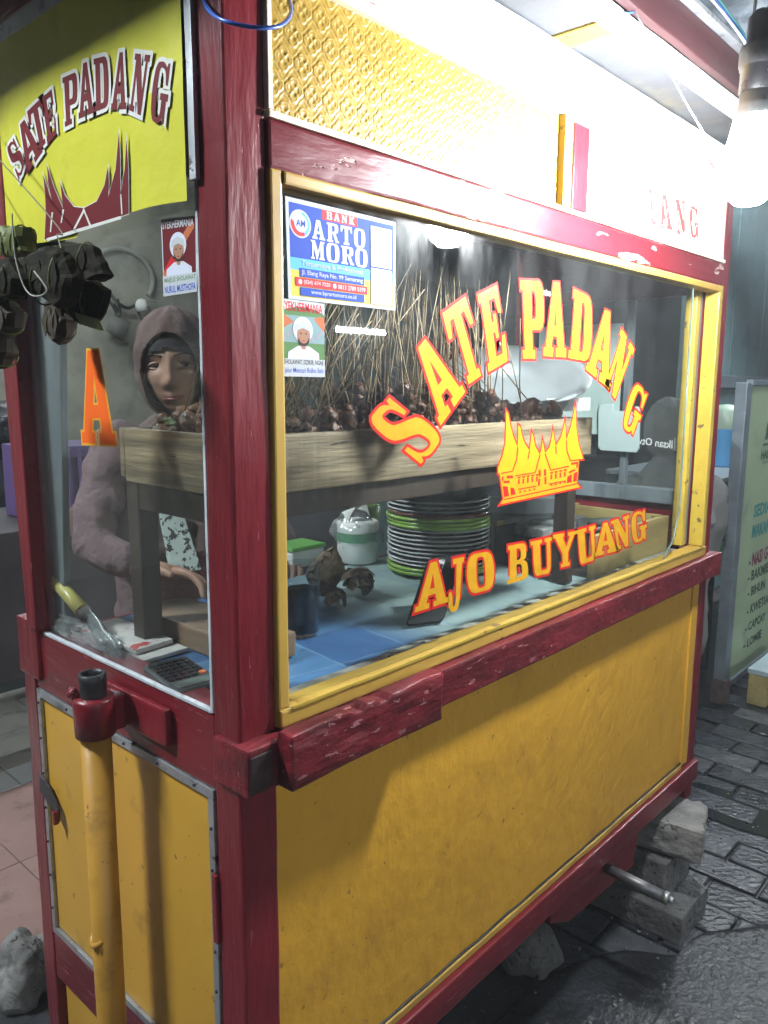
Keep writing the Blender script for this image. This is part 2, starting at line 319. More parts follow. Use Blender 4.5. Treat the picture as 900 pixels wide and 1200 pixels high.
# ================================================================== LARGE STRUCTURE
# ---- ground
ASPH = mat('wet_dark_asphalt', (.045, .048, .052), .38, var=.5, vs=5, bump=.8, bs=70, chips=.35, chipcol=(.12, .12, .12), chs=60, bd=.004)
GROUT = mat('paving_joint_grit', (.02, .02, .02), .35, var=.4, vs=30, bump=.8, bs=60)
PAVER = [mat('wet_grey_paver_%s' % k, c, r, var=.35, vs=14, bump=1.0, bs=60, chips=.45, chipcol=(.02, .02, .022), chs=50, bd=.005) for k, c, r in (('pale', (.085, .09, .10), .22), ('mid', (.052, .056, .066), .18), ('dark', (.03, .033, .04), .18))]
TILER = mat('dusty_red_floor_tile', (.36, .225, .20), .45, var=.12, vs=6, bump=.1, bs=60, dirt=.3, dirtcol=(.15, .10, .09))
TILEG = mat('beige_floor_tile', (.50, .48, .42), .4, var=.14, vs=5, bump=.1, bs=60, dirt=.4, dirtcol=(.2, .19, .16))
TILEW = mat('white_border_tile', (.72, .74, .72), .4, var=.1, vs=5, bump=.1, bs=60)
def sheet(name, x0, x1, y0, y1, z, m, nx=1, ny=1, amp=0, sc_=6):
    bm = bmesh.new(); g = [[bm.verts.new((x0 + (x1 - x0) * i / nx, y0 + (y1 - y0) * j / ny, z + (amp * noise.noise(Vector((x0 + (x1 - x0) * i / nx, y0 + (y1 - y0) * j / ny, 0)) * sc_) if amp else 0))) for j in range(ny + 1)] for i in range(nx + 1)]
    for i in range(nx):
        for j in range(ny): bm.faces.new((g[i][j], g[i + 1][j], g[i + 1][j + 1], g[i][j + 1]))
    return obj(name, bm, m, None, True)
ground = struct(sheet('ground', -40, 40, -40, 40, GZ - .014, GROUT))
asphalt = struct(sheet('asphalt', -6, 1.02, -7, 1.02, GZ, ASPH, 160, 160, .006))
# pavers: 21 x 10.5 cm, running bond, one object each
pavement = struct(sheet('pavement', 1.02, 4.9, -3.2, .44, GZ - .012, GROUT)); npv = 0
pmesh = []
for k in range(6):
    bm = bmesh.new(); abox(bm, -.0565, .0565, -.117, .117, -.012, .0)
    bev(bm, .007, 2)
    for v in bm.verts: v.co += Vector((noise.noise(v.co * 40 + Vector((k, 0, 0))), noise.noise(v.co * 40 + Vector((0, k, 0))), noise.noise(v.co * 30 + Vector((0, 0, k))) * .6)) * .004
    me = bpy.data.meshes.new('paver'); bm.to_mesh(me); bm.free(); me.materials.append(PAVER[(0, 1, 1, 0, 2, 1)[k]]); pmesh.append(me)
restv, restf = [], []
rows = []
for i in range(31):
    for j in range(15): rows.append((1.08 + i * .122, .32 - j * .244 - (i % 2) * .122))
rows = [p for p in rows if p[0] < 4.85]
def seen(x, y):
    d = Vector((x, y, GZ)) - CP; z = d.dot(CF)
    if z < .3: return False
    px = 450 + FPX * d.dot(CR) / z; py = 600 - FPX * d.dot(CU) / z
    return 600 < px < 960 and 780 < py < 1260
vis = sorted([p for p in rows if seen(*p)], key=lambda p: (Vector((p[0], p[1], GZ)) - CP).length)
near = set(vis[:280])
for (x, y) in rows:
    dz = random.uniform(-.003, .004)
    if (x, y) in near:
        o = bpy.data.objects.new('paver', random.choice(pmesh)); link(o); o.location = (x, y, GZ + dz); o.rotation_euler = (random.uniform(-.02, .02), random.uniform(-.015, .015), random.uniform(-.02, .02) + PI * random.randint(0, 1)); par(o, pavement)
    else:
        b = len(restv); restv += [(x + a, y + c, GZ + dz + e) for a, c, e in ((-.056, -.117, -.01), (.056, -.117, -.01), (.056, .117, -.01), (-.056, .117, -.01), (-.053, -.114, 0), (.053, -.114, 0), (.053, .114, 0), (-.053, .114, 0))]
        restf += [(b + 4, b + 5, b + 6, b + 7)] + [(b + k, b + (k + 1) % 4, b + 4 + (k + 1) % 4, b + 4 + k) for k in range(4)]
me = bpy.data.meshes.new('pavers_beyond'); me.from_pydata(restv, [], restf); stuff(mesh_obj('pavers_beyond', me, PAVER[1], pavement))
puddle = bmesh.new(); pc0 = Vector((2.06, .02, GZ + .001)); pv = [puddle.verts.new(pc0 + Vector((.115 * math.cos(a) * (1 + .25 * noise.noise(Vector((a, 2, 0)))), .34 * math.sin(a) * (1 + .2 * noise.noise(Vector((a * 2, 5, 0)))), 0))) for a in [2 * PI * k / 48 for k in range(48)]]
puddle.faces.new(pv); struct(obj('puddle_water', puddle, flat('dark_puddle', (.016, .018, .021), .08)))
# wet cement smear over the near pavers
bm = bmesh.new()
c0 = [on('z', GZ + .006, *p) for p in ((560, 1215), (620, 1150), (700, 1112), (790, 1118), (838, 1090), (905, 1075), (960, 1120), (960, 1260), (560, 1260))]
cen = sum(c0, Vector()) / len(c0)
ringpts = []
for k in range(len(c0)):
    for t in range(6):
        p = c0[k].lerp(c0[(k + 1) % len(c0)], t / 6); ringpts.append(p + Vector((noise.noise(p * 7), noise.noise(p * 7 + Vector((5, 0, 0))), 0)) * .03)
rings = [[bm.verts.new(Vector((*(cen.lerp(p, s)).xy, GZ + .0065 + .003 * noise.noise(cen.lerp(p, s) * 9) - (.012 if s == 1 else 0)))) for p in ringpts] for s in (1, .93, .8, .6, .4, .2)]
for a, b in zip(rings, rings[1:]):
    for k in range(len(a)): bm.faces.new((a[k], a[(k + 1) % len(a)], b[(k + 1) % len(a)], b[k]))
bm.faces.new(rings[-1]); bmesh.ops.recalc_face_normals(bm, faces=bm.faces[:])
struct(obj('cement_patch', bm, mat('damp_cement_smear', (.028, .030, .035), .3, var=.5, vs=7, bump=1.0, bs=70, chips=.3, chipcol=(.03, .03, .03), chs=20, bd=.005), None, True))
# loose grit and litter on the ground
bm = bmesh.new()
for k in range(150):
    px, py = random.uniform(560, 900), random.uniform(900, 1230); p = on('z', GZ + .008, px, py)
    if p.y > -.05 and p.x < 1.0 and random.random() < .4: continue
    s = random.uniform(.0015, .0045); m4 = Matrix.Translation(p) @ Matrix.Rotation(random.random() * 6, 4, 'Z')
    bmesh.ops.create_icosphere(bm, subdivisions=1, radius=s, matrix=m4 @ Matrix.Diagonal((1, random.uniform(.5, 1.2), .5, 1)))
stuff(obj('ground_grit', bm, mat('pale_grit', (.22, .20, .17), .7, var=.6, vs=90, bump=.2)))
# tiled shop floor behind the cart: red tiles, a white border row, beige tiles (one object per tile in view)
floor = struct(sheet('shop_floor', -4, 6.0, 1.03, 9, GZ - .006, GROUT)); floor.data.materials[0] = mat('tile_joint_mortar', (.09, .085, .08), .7)
def tiles(x0, nx, sx, y0, ny, sy, m, vis=lambda x, y: True):
    bm = bmesh.new(); abox(bm, .0015, sx - .0015, .0015, sy - .0015, -.006, 0); bev(bm, .0012, 1)
    me = bpy.data.meshes.new('floor_tile'); bm.to_mesh(me); bm.free(); me.materials.append(m)
    for i in range(nx):
        for j in range(ny):
            x, y = x0 + i * sx, y0 + j * sy
            o = bpy.data.objects.new('floor_tile', me); link(o); o.location = (x, y, GZ + .002 + random.uniform(-.0006, .0006)); par(o, floor)
tiles(-1.045, 8, .45, 1.036, 2, .4525, TILER)
tiles(-1.045, 12, .31, 1.943, 1, .15, TILEW)
tiles(-1.045, 10, .31, 2.095, 4, .31, TILEG)
tiles(-1.045, 8, .45, 3.34, 3, .45, TILER)
struct(box('floor_kerb', (-4, 2.84, GZ), (5, 2.93, GZ + .05), mat('dark_kerb_stone', (.05, .06, .065), .5), None, .004))
# shop back wall
WALL = mat('stained_plaster_wall', (.33, .31, .25), .8, var=.22, vs=2.2, bump=.35, bs=30, dirt=.55, dirtcol=(.15, .15, .13))
struct(box('shop_wall', (-4, 4.6, GZ), (3.9, 4.75, 3.2), WALL, None, .01))
struct(box('street_wall', (3.9, 3.1, GZ), (4.05, 4.6, 3.2), mat('teal_partition_paint', (.10, .17, .17), .5, var=.2, vs=3, bump=.2), None, .01))

# ================================================================== FOOD CART
cart = thing('food_cart', 'red and ochre painted wooden satay cart with glazed sides and lettered front window', 'food cart', (.75, .3, GZ))
def P_(name, lo, hi, m, r=.003, rough=0, sd=0, label=None, parent=None, cuts=0):
    o = box(name, lo, hi, m, parent or cart, r, 2, rough, cuts, sd)
    if label: o['label'] = label
    return o
L_, W_ = 1.551, .60
# posts
P_('corner_post', (0, 0, -.02), (.0585, .052, 1.80), RED, .004, .0016, 1)
P_('corner_post', (1.503, 0, .10), (L_, .05, 1.80), RED, .004, .0016, 2)
P_('corner_post', (0, .572, -.02), (.05, .618, .80), RED, .004, .0016, 3)
P_('corner_post', (1.503, .555, .10), (L_, .60, 1.80), RED, .004, .0016, 4)
# the slanted upper post at the back of the glazed end
bm = bmesh.new(); vs, _ = abox(bm, -.012, .022, 0, .05, .83, 1.80)
for v in vs:
    t = (v.co.z - .83) / .97; y0 = .528 + .014 * t if v.co.y < .01 else .562 + .055 * min(1, t * 2.2); v.co.y = y0
bev(bm, .003); obj('back_post', bm, RED, cart)
P_('post_foot', (-.005, .545, .735), (.04, .622, .835), RED, .004, .002, 8)
# front side, lower half
P_('front_panel', (.0585, .006, .222), (1.462, .018, .737), YELP, 0)
P_('panel_trim', (1.462, .001, .218), (1.5015, .016, .736), YEL, .002, .001, 5)
P_('panel_trim', (.0595, -.001, .212), (1.4605, .0058, .226), YELT, .002, .0018, 6, cuts=30)
tube('gap_shadow_line', [Vector((.06 + .047 * k, .0035 + .0008 * math.sin(k * 1.7), .2285 + .0012 * math.sin(k * 2.3))) for k in range(31)], .0022, DARKM, cart, 6)  # dark tube drawn as the shadow line between panel and bottom trim
P_('bottom_rail', (.0, -.012, .155), (L_ + .002, .04, .211), REDH, .004, .0018, 7)
P_('middle_rail', (-.008, -.026, .737), (L_ + .022, .045, .7985), REDW, .004, .002, 9)
# rough block nailed to the rail
bm = bmesh.new(); abox(bm, .037, .338, -.054, -.0265, .739, .812)
bev(bm, .004, 2)
for k in range(1, 26): bmesh.ops.bisect_plane(bm, geom=bm.verts[:] + bm.edges[:] + bm.faces[:], plane_co=(.037 + .301 * k / 26, 0, 0), plane_no=(1, 0, 0))
for z in (.752, .765, .778, .791, .803): bmesh.ops.bisect_plane(bm, geom=bm.verts[:] + bm.edges[:] + bm.faces[:], plane_co=(0, 0, z), plane_no=(0, 0, 1))
for v in bm.verts:
    q = Vector((v.co.x * 14, v.co.y * 30, v.co.z * 40)); v.co += Vector((noise.noise(q), noise.noise(q + Vector((4, 0, 0))), noise.noise(q + Vector((0, 4, 0))))) * .0035
    if v.co.z > .80 and noise.noise(Vector((v.co.x * 22, 3, 0))) > .15: v.co.z -= .006
o = obj('rail_block', bm, REDW, cart); o['label'] = 'chipped red block nailed along the rail below the window corner'
P_('burnt_rail_end', (-.0055, -.030, .742), (.030, -.0265, .79), RUST, .002, .003, 3)
# window frame of the front
wf = P_('window_frame', (.0595, -.010, .7995), (1.502, .030, .8235), YELT, .003, .0012, 11)
P_('sill_edge', (.0782, -.0118, .8215), (1.4805, -.0105, .8265), YELB, .001, .0006, 13, parent=wf, cuts=40)
P_('frame_side', (.0595, -.006, .8245), (.0775, .03, 1.4795), YELT, .003, .0008, 12, parent=wf)
P_('frame_side', (1.479, -.006, .8245), (1.502, .03, 1.4795), YELB, .003, .0008, 12, parent=wf)
P_('frame_side', (1.438, .032, .8265), (1.462, .06, 1.47), YELB, .003, .0015, 14, parent=wf)
P_('frame_groove', (1.4625, .034, .8265), (1.4785, .058, 1.47), WOODG, .002, .001, 14, parent=wf)
P_('frame_top', (.0785, -.008, 1.4635), (1.478, .03, 1.4785), YELT, .003, .0008, 15, parent=wf)
P_('window_gutter', (.0785, .031, .8), (1.437, .058, .8175), mat('mouldy_gutter_strip', (.30, .30, .27), .6, var=.5, vs=30, bump=.6, bs=60, chips=.6, chipcol=(.05, .05, .04), chs=60), .003, .0022, 15, parent=wf)
# front pane with its broken lower corner
gp = [(.078, .8235), (1.270, .8235), (1.292, .846), (1.318, .862), (1.331, .905), (1.343, .93), (1.341, 1.1), (1.338, 1.463), (.078, 1.463)]
front_pane = prism('window_pane', [(x, .004, z) for x, z in gp], (0, .003, 0), PANE, cart)
edge = tube('glass_edge', [(x, .0055, z) for x, z in gp[1:8]], .0022, mat('ground_glass_edge', (.16, .22, .21), .3, var=.2, vs=50), front_pane, 6)
# top rail, sign boards, fascia
P_('top_rail', (.0595, -.004, 1.4795), (1.502, .04, 1.533), mat('red_paint_top_rail', (.14, .011, .018), .28, var=.22, vs=7, bump=.8, bs=60, stretch=(.25, 1, 1), chips=.55, chipcol=(.45, .28, .26), chs=42, dirt=.3, dirtcol=(.07, .006, .01)), .004, .0015, 16)
P_('sign_trim', (.0595, -.006, 1.5335), (1.502, .03, 1.5415), CREAM, .002, .0008, 17)
P_('sign_trim', (.0595, -.006, 1.690), (1.502, .03, 1.704), CREAM, .002, .0008, 18)
P_('sign_trim', (.0595, -.005, 1.542), (.066, .03, 1.6895), CREAM, .001, .0005, 18)
P_('sign_mullion', (.704, -.010, 1.542), (.730, .03, 1.6895), YELB, .002, .001, 19)
P_('sign_board', (.7305, .002, 1.542), (1.502, .012, 1.6895), CREAM, 0)
P_('sign_divider', (.748, -.003, 1.5435), (.802, .0018, 1.688), RED, .002, .0008, 20)
P_('fascia_rail', (.0595, -.008, 1.7045), (1.502, .04, 1.752), mat('glare_pink_rail_paint', (.80, .62, .56), .4, var=.25, vs=12, bump=.4, bs=50, chips=.5, chipcol=(.5, .12, .12), chs=60, stretch=(.3, 1, 1)), .003, .0012, 21)  # red rail coloured pale pink: the lamp's overexposure is in the paint
P_('fascia_board', (.0595, -.002, 1.7525), (1.502, .04, 1.7985), CREAM, .003, .001, 22)
# embossed sheet: quatrefoils in relief, real geometry
OC = mat('embossed_ochre_sheet', (.42, .265, .04), .38, metal=0, var=.14, vs=8, bump=.1, bs=60, chips=.18, chipcol=(.15, .10, .04), chs=40)
def emboss(u, v):
    a = .030; uu = (u / a); vv = (v / a); 
    if int(math.floor(vv)) % 2: uu += .5
    x = (uu - math.floor(uu) - .5) * 2; y = (vv - math.floor(vv) - .5) * 2
    r = math.hypot(x, y); t = math.atan2(y, x); pet = .62 + .24 * abs(math.cos(2 * t))
    h = math.exp(-((r - pet) / .085) ** 2) + .9 * math.exp(-((r - pet * .72) / .06) ** 2) + .8 * math.exp(-((r) / .14) ** 2)
    h += .75 * math.exp(-((abs(x) - abs(y)) / .10) ** 2) * (1 if .15 < r < .45 else 0)
    h += .6 * math.exp(-((abs(x) + abs(y) - 1.42) / .08) ** 2)
    return h * .0013
bm = bmesh.new(); x0, x1, z0, z1 = .0665, .7035, 1.542, 1.6895; nx, nz = 430, 100
g = [[bm.verts.new((x0 + (x1 - x0) * i / nx, .004 - emboss(x0 + (x1 - x0) * i / nx, z0 + (z1 - z0) * j / nz), z0 + (z1 - z0) * j / nz)) for j in range(nz + 1)] for i in range(nx + 1)]
for i in range(nx):
    for j in range(nz): bm.faces.new((g[i][j], g[i + 1][j], g[i + 1][j + 1], g[i][j + 1]))
o = obj('embossed_panel', bm, OC, cart, True); o['label'] = 'ochre panel embossed all over with quatrefoils'
P_('panel_backing', (.0665, .006, 1.542), (.7035, .02, 1.6895), WOODD, 0)
# red lettering at the sign board's end, lamp glare put into its paled colour
GLARE = mat('glare_paled_red_lettering', (.40, .05, .05), .5, var=.35, vs=30, chips=.7, chipcol=(.85, .7, .5), chs=60)
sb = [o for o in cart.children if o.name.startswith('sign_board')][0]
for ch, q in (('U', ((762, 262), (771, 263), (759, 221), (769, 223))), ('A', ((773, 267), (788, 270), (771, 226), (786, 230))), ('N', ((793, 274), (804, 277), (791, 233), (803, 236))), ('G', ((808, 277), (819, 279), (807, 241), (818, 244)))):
    letter(ch, q, 'y', .002, [GLARE, GLARE], sb, out=0)
# eave: soffit boards, rafters, trim, red barge board
SOFF = mat('grey_soffit_board', (.055, .06, .075), .6, var=.35, vs=7, bump=.4, bs=30, dirt=.5, dirtcol=(.10, .09, .07))
for k, (a, b) in enumerate(((-.16, .315), (.37, .665), (.72, 1.40))): P_('soffit_board', (a, -.09, 1.801), (b, .60, 1.812), SOFF, .001, 0, k)
for a, b, m in ((.316, .369, YELB), (.666, .719, YELB)): P_('rafter', (a, -.09, 1.797), (b, .60, 1.830), m, .002, .001, 5)
P_('eave_trim', (-.06, -.106, 1.788), (1.40, -.091, 1.822), WHITEP, .002, .001, 23)
P_('barge_board', (-.06, -.124, 1.8225), (1.40, -.1065, 1.885), mat('dimmed_red_barge_paint', (.035, .008, .010), .55, var=.3, vs=9, bump=.6, bs=40, stretch=(.2, 1, 1), dirt=.5, dirtcol=(.04, .02, .02)), .003, .0015, 24)  # red darkened so the board's dim light sits in its colour
P_('roof_sheet', (-.20, -.14, 1.886), (1.43, .70, 1.895), METAL, .001)
# end face
P_('end_rail', (.002, .0525, .716), (.05, .5715, .8195), REDH, .004, .0018, 25)
P_('end_bottom_rail', (.002, .0525, .155), (.04, .5715, .247), REDH, .004, .0018, 26)
P_('end_top_rail', (-.006, .0525, 1.752), (.04, .60, 1.80), REDH, .004, .0015, 27)
P_('end_eave_beam', (-.19, -.09, 1.80), (-.161, .66, 1.885), REDH, .004, .0015, 28)
door = P_('end_door', (.006, .0585, .262), (.016, .5705, .702), YEL, .001)
for lo, hi in (((.0, .0585, .701), (.0065, .5705, .7145)), ((.0, .0585, .249), (.0065, .5705, .2615)), ((.0, .0585, .262), (.0065, .0705, .7005)), ((.0, .5585, .262), (.0065, .5705, .7005))):
    P_('metal_edging', lo, hi, METAL, .0008, .0006, 29, parent=door, cuts=10)
bm = bmesh.new(); bmesh.ops.create_uvsphere(bm, u_segments=8, v_segments=5, radius=.0024); nme = bpy.data.meshes.new('nail_head'); bm.to_mesh(nme); bm.free(); nme.materials.append(DARKM)
for y, z in [(.064, .3 + k * .06) for k in range(7)] + [(.564, .3 + k * .065) for k in range(7)] + [(.1 + .09 * k, .708) for k in range(5)]:
    o = bpy.data.objects.new('nail_head', nme); link(o); o.location = (-.0006, y, z); par(o, door)
lt = prism('door_latch', [(-.004, .572, .556), (-.004, .578, .522), (-.004, .545, .512), (-.004, .512, .486), (-.004, .506, .512), (-.004, .54, .545)], (.0035, 0, 0), DARKM, door, .001)
P_('latch_tongue', (-.012, .507, .488), (-.0045, .514, .512), RED, .001, parent=lt)
P_('door_hinge', (-.006, .050, .50), (.0, .060, .60), RED, .002, .001, 30, parent=door)
P_('end_panel_low', (.012, .42, .0), (.03, .56, .153), YEL, .002, .001, 31)
# pane of the end with bead
end_pane = prism('window_pane', [(.008, y, z) for y, z in ((.048, .8225), (.545, .8225), (.535, 1.3), (.53, 1.46), (.048, 1.46))], (.003, 0, 0), PANE2, cart)
BEAD = mat('grey_glazing_bead', (.50, .53, .56), .45, var=.2, vs=30, bump=.4, bs=50, dirt=.3, dirtcol=(.2, .2, .2))
P_('glazing_bead', (.0, .0525, .822), (.0075, .0575, 1.464), BEAD, .001, .0008, 32, parent=end_pane, cuts=20)
P_('glazing_bead', (.0, .058, .8198), (.0075, .53, .8245), BEAD, .001, .001, 33, parent=end_pane, cuts=20)
bm = bmesh.new(); vs, _ = abox(bm, .026, .038, 0, 1, .822, 1.50)
for v in vs: t = (v.co.z - .822) / .678; v.co.y = (.507 - .065 * t) if v.co.y < .5 else .62 - .02 * t
bev(bm, .002); obj('inner_board', bm, WOODG, cart)
P_('banner_edging', (-.007, .0440, 1.462), (-.0005, .0565, 1.75), METAL, .001, .0008, 35)
P_('banner_edging', (-.008, .057, 1.7265), (-.0065, .60, 1.7515), METAL, .0005, .0004, 36)
# orange A on the end pane
ORG = flat('orange_vinyl', (.85, .13, .015), .62, spec=.15); AMB = flat('amber_vinyl', (.80, .36, .03), .62, spec=.15)
YV = mat('yellow_vinyl_lettering', (.58, .29, .012), .3, var=.1, vs=60, bump=.15, bs=300); RV = flat('red_vinyl', (.48, .018, .014), .62, spec=.15)
letter('A', ((97, 519), (136, 521), (90, 411), (130, 411)), 'x', .008, [ORG, AMB], end_pane, out=.0035)
for ch, q in (('S', ((491, 546.5), (520, 510), (430.5, 497), (460, 461))), ('A', ((516, 499), (545, 459), (480, 419), (508, 385))), ('T', ((541, 456), (571, 435), (517, 368), (546, 346.8))), ('E', ((571.7, 436.4), (596, 422), (559, 346), (584, 333))),
              ('P', ((612, 420), (638, 420), (609, 329), (636, 330))), ('A', ((636.7, 417), (663, 418.7), (642, 331), (662, 332.5))), ('D', ((665, 419), (692, 424), (671.6, 338.7), (694, 350))), ('A', ((686.5, 433), (714, 456), (702.8, 361), (721, 369))),
              ('N', ((708, 449), (722, 470), (728, 385), (743.4, 410))), ('G', ((727, 497), (743, 511), (742, 446), (760, 464))),
              ('A', ((485.3, 718), (526, 705), (496, 662), (520, 655))), ('J', ((524.4, 716), (540, 711), (523, 657), (544, 652))), ('O', ((547.6, 696.4), (580, 688), (546, 652), (578, 646))),
              ('B', ((593.3, 685), (619, 678), (594.3, 640), (618, 635))), ('U', ((623, 675), (648, 669), (621, 635), (647, 629))), ('Y', ((650.7, 667), (673, 661), (647.3, 627), (675, 622))), ('U', ((676.7, 662), (700, 653), (674, 622), (698, 615))),
              ('A', ((695, 653), (725, 645), (701.7, 614), (716.7, 611))), ('N', ((721.7, 645), (738, 639), (715, 611), (737.7, 603))), ('G', ((740, 637), (758, 631), (738, 603), (757, 597)))):
    letter(ch, q, 'y', .004, [YV, RV], front_pane, out=.0046)
# horned-roof house emblem on the pane
def epx(pts, s=6.4286, ox=560, oy=470): return [(lambda p: (p.x, p.z))(on('y', .004, ox + x / s, oy + y / s)) for x, y in pts]
sil = [(150, 500), (185, 410), (205, 320), (210, 200), (213, 72), (228, 100), (240, 170), (262, 260), (298, 345), (302, 260), (302, 180), (318, 195), (330, 260), (352, 320), (387, 372), (398, 300), (404, 232), (416, 260), (430, 340), (466, 402), (478, 360), (485, 290), (494, 330), (503, 395), (540, 345), (556, 270), (563, 218), (575, 290), (585, 340), (625, 270), (645, 200), (655, 148), (660, 230), (664, 296), (700, 190), (722, 90), (733, 32), (740, 200), (757, 320), (792, 435), (760, 440), (745, 620), (768, 648), (165, 778), (190, 738), (162, 545), (150, 545)]
def stroke(pts, wd):
    out = []
    for (ax, ay), (bx_, by) in zip(pts, pts[1:]):
        dx, dy = bx_ - ax, by - ay; l = math.hypot(dx, dy) or 1; nx_, ny = -dy / l * wd, dx / l * wd
        out.append(epx([(ax + nx_, ay + ny), (bx_ + nx_, by + ny), (bx_ - nx_, by - ny), (ax - nx_, ay - ny)]))
    return out
parts = [([epx(sil)], .0034, 1, .0003), ([epx(sil)], 0, 0, .0005)]
reds = []
for s_ in ([(298, 345), (290, 440), (258, 528), (172, 545)], [(387, 372), (375, 435)], [(466, 402), (430, 538), (280, 562)], [(503, 395), (545, 520), (685, 490)], [(585, 340), (588, 400)], [(664, 296), (670, 380), (695, 450), (770, 440)],
           [(195, 742), (745, 622)], [(300, 665), (440, 640)], [(530, 625), (660, 600)]): reds += stroke(s_, 4)
for r_ in ([(185, 640), (222, 645), (232, 715), (196, 722)], [(243, 650), (268, 655), (284, 700), (246, 710)], [(672, 570), (705, 548), (703, 610), (668, 618)], [(720, 545), (748, 530), (742, 602), (716, 608)],
           [(215, 562), (262, 560), (262, 580), (215, 582)], [(700, 465), (755, 455), (753, 470), (702, 480)], [(178, 568), (190, 568), (190, 600), (180, 600)], [(190, 602), (236, 598), (236, 616), (192, 618)], [(684, 530), (730, 510), (730, 524), (684, 545)], [(740, 470), (752, 468), (750, 500), (738, 503)],
           [(455, 520), (470, 515), (472, 565), (458, 570)], [(495, 515), (510, 512), (512, 560), (497, 565)], [(452, 590), (468, 580), (462, 640), (450, 640)], [(498, 575), (514, 570), (514, 622), (500, 628)]): reds.append(epx(r_))
for x, y in [(300 + 34 * k, 590 - 5 * k) for k in range(5)] + [(545 + 34 * k, 555 - 7 * k) for k in range(4)]: reds.append(epx([(x, y), (x + 12, y - 4), (x + 12, y + 32), (x, y + 38)])); reds.append(epx([(x - 6, y - 18), (x + 24, y - 24), (x + 14, y - 8), (x + 2, y - 6)]))
for x, y in [(305 + 36 * k, 692 - 7 * k) for k in range(4)] + [(540 + 34 * k, 640 - 7 * k) for k in range(4)]: reds.append(epx([(x, y), (x + 10, y - 18), (x + 22, y - 5)]))
parts.append((None, 0, 1, .0014))
def emblem():
    vs, fs, ms = [], [], []
    for polys, off, mi, lift in parts[:2]:
        v, f = fill2d(polys, off); b = len(vs); vs += [(p[0], .004 - lift, p[1]) for p in v]; fs += [tuple(i + b for i in t) for t in f]; ms += [mi] * len(f)
    for pl in reds: b = len(vs); vs += [(x, .004 - .0008, z) for x, z in pl]; fs.append(tuple(range(b, b + len(pl)))); ms.append(1)
    me = bpy.data.meshes.new('house_emblem'); me.from_pydata(vs, [], fs)
    for p, i in zip(me.polygons, ms): p.material_index = i
    return mesh_obj('house_emblem', me, [YV, RV], front_pane)
emblem()
# inside of the cart
P_('table_board', (.0595, .0605, .78), (1.50, .58, .804), WOODD, .002)
P_('floor_board', (.06, .05, .20), (1.50, .57, .215), WOODD, .002)
P_('back_panel', (.051, .575, .155), (1.502, .59, .735), YEL, .001)
P_('back_rail', (.051, .570, .7365), (1.502, .60, .80), REDH, .003, .001, 40)
P_('back_top_rail', (.03, .565, 1.62), (1.502, .60, 1.80), REDH, .003, .001, 41)
P_('cupboard_shelf', (.06, .045, 1.615), (1.50, .564, 1.625), WOODD, .002)
P_('far_end_panel', (1.505, .051, .155), (1.52, .553, .80), YEL, .001)
P_('far_end_board', (1.49, .0615, .8055), (1.503, .57, .925), REDH, .002, .001, 42)
P_('far_end_sill', (1.47, .0615, .9255), (1.505, .57, .965), WOODG, .003, .002, 43)
P_('far_end_stile', (1.485, .218, .966), (1.503, .236, 1.46), WOODG, .002, .001, 44)
P_('far_end_top', (1.485, .0615, 1.461), (1.503, .57, 1.614), REDH, .002, .001, 45)
far_pane = prism('window_pane', [(1.508, y, z) for y, z in ((.06, .966), (.553, .966), (.553, 1.46), (.06, 1.46))], (.003, 0, 0), PANE2, cart)
P_('frosted_board', (1.4755, .242, 1.10), (1.4835, .50, 1.40), mat('milky_teal_board', (.42, .52, .50), .3, var=.12, vs=10), .002, .001, 46)
# mirror-written sticker text on the far pane
pr = Print([(1.4745, .078, 1.095), (1.4745, .20, 1.105), (1.4745, .078, 1.135), (1.4745, .20, 1.142)], (-1, 0, 0)); WV = flat('white_vinyl', (.8, .82, .82), .4)
pr.q = [Vector(p) for p in ((1.5035, .20, 1.078), (1.5035, .098, 1.07), (1.5035, .20, 1.098), (1.5035, .098, 1.092))]
v, f = text_polys('Iksan Otw', .01); pr.put([(1 - a, b) for a, b in v], f, WV)
pr.q = [Vector(p) for p in ((1.5035, .094, 1.066), (1.5035, .068, 1.064), (1.5035, .094, 1.1), (1.5035, .068, 1.098))]
pr.rect(0, 0, 1, 1, WV); pr.done('lettering', far_pane)
# under the cart
pl = prism('skid_plate', [on('y', .012, *p) for p in ((560, 1110), (645, 1068), (645, 1083), (668, 1080), (742, 1015), (750, 965), (752, 930))], (0, .03, 0), REDH, cart, .002)
P_('underframe_beam', (.05, .1, .10), (1.5, .15, .153), WOODD, .003)
P_('underframe_beam', (.05, .45, .10), (1.5, .50, .153), WOODD, .003)
P_('short_leg', (1.50, .02, .04), (1.535, .05, .154), DARKM, .003)
bm = bmesh.new(); tube_bm(bm, [(1.055, .02, .115), (1.06, -.128, .104)], .0125, 16)
ax = obj('axle_rod', bm, mat('greyed_axle_steel', (.20, .20, .21), .4, metal=.6, var=.3, vs=30, bump=.3, bs=80), cart)
bm = bmesh.new(); tube_bm(bm, [(1.06, -.129, .104), (1.0605, -.141, .103)], .0145, 6); tube_bm(bm, [(1.0605, -.141, .103), (1.061, -.151, .102)], .007, 8); obj('axle_nut', bm, METAL, ax)
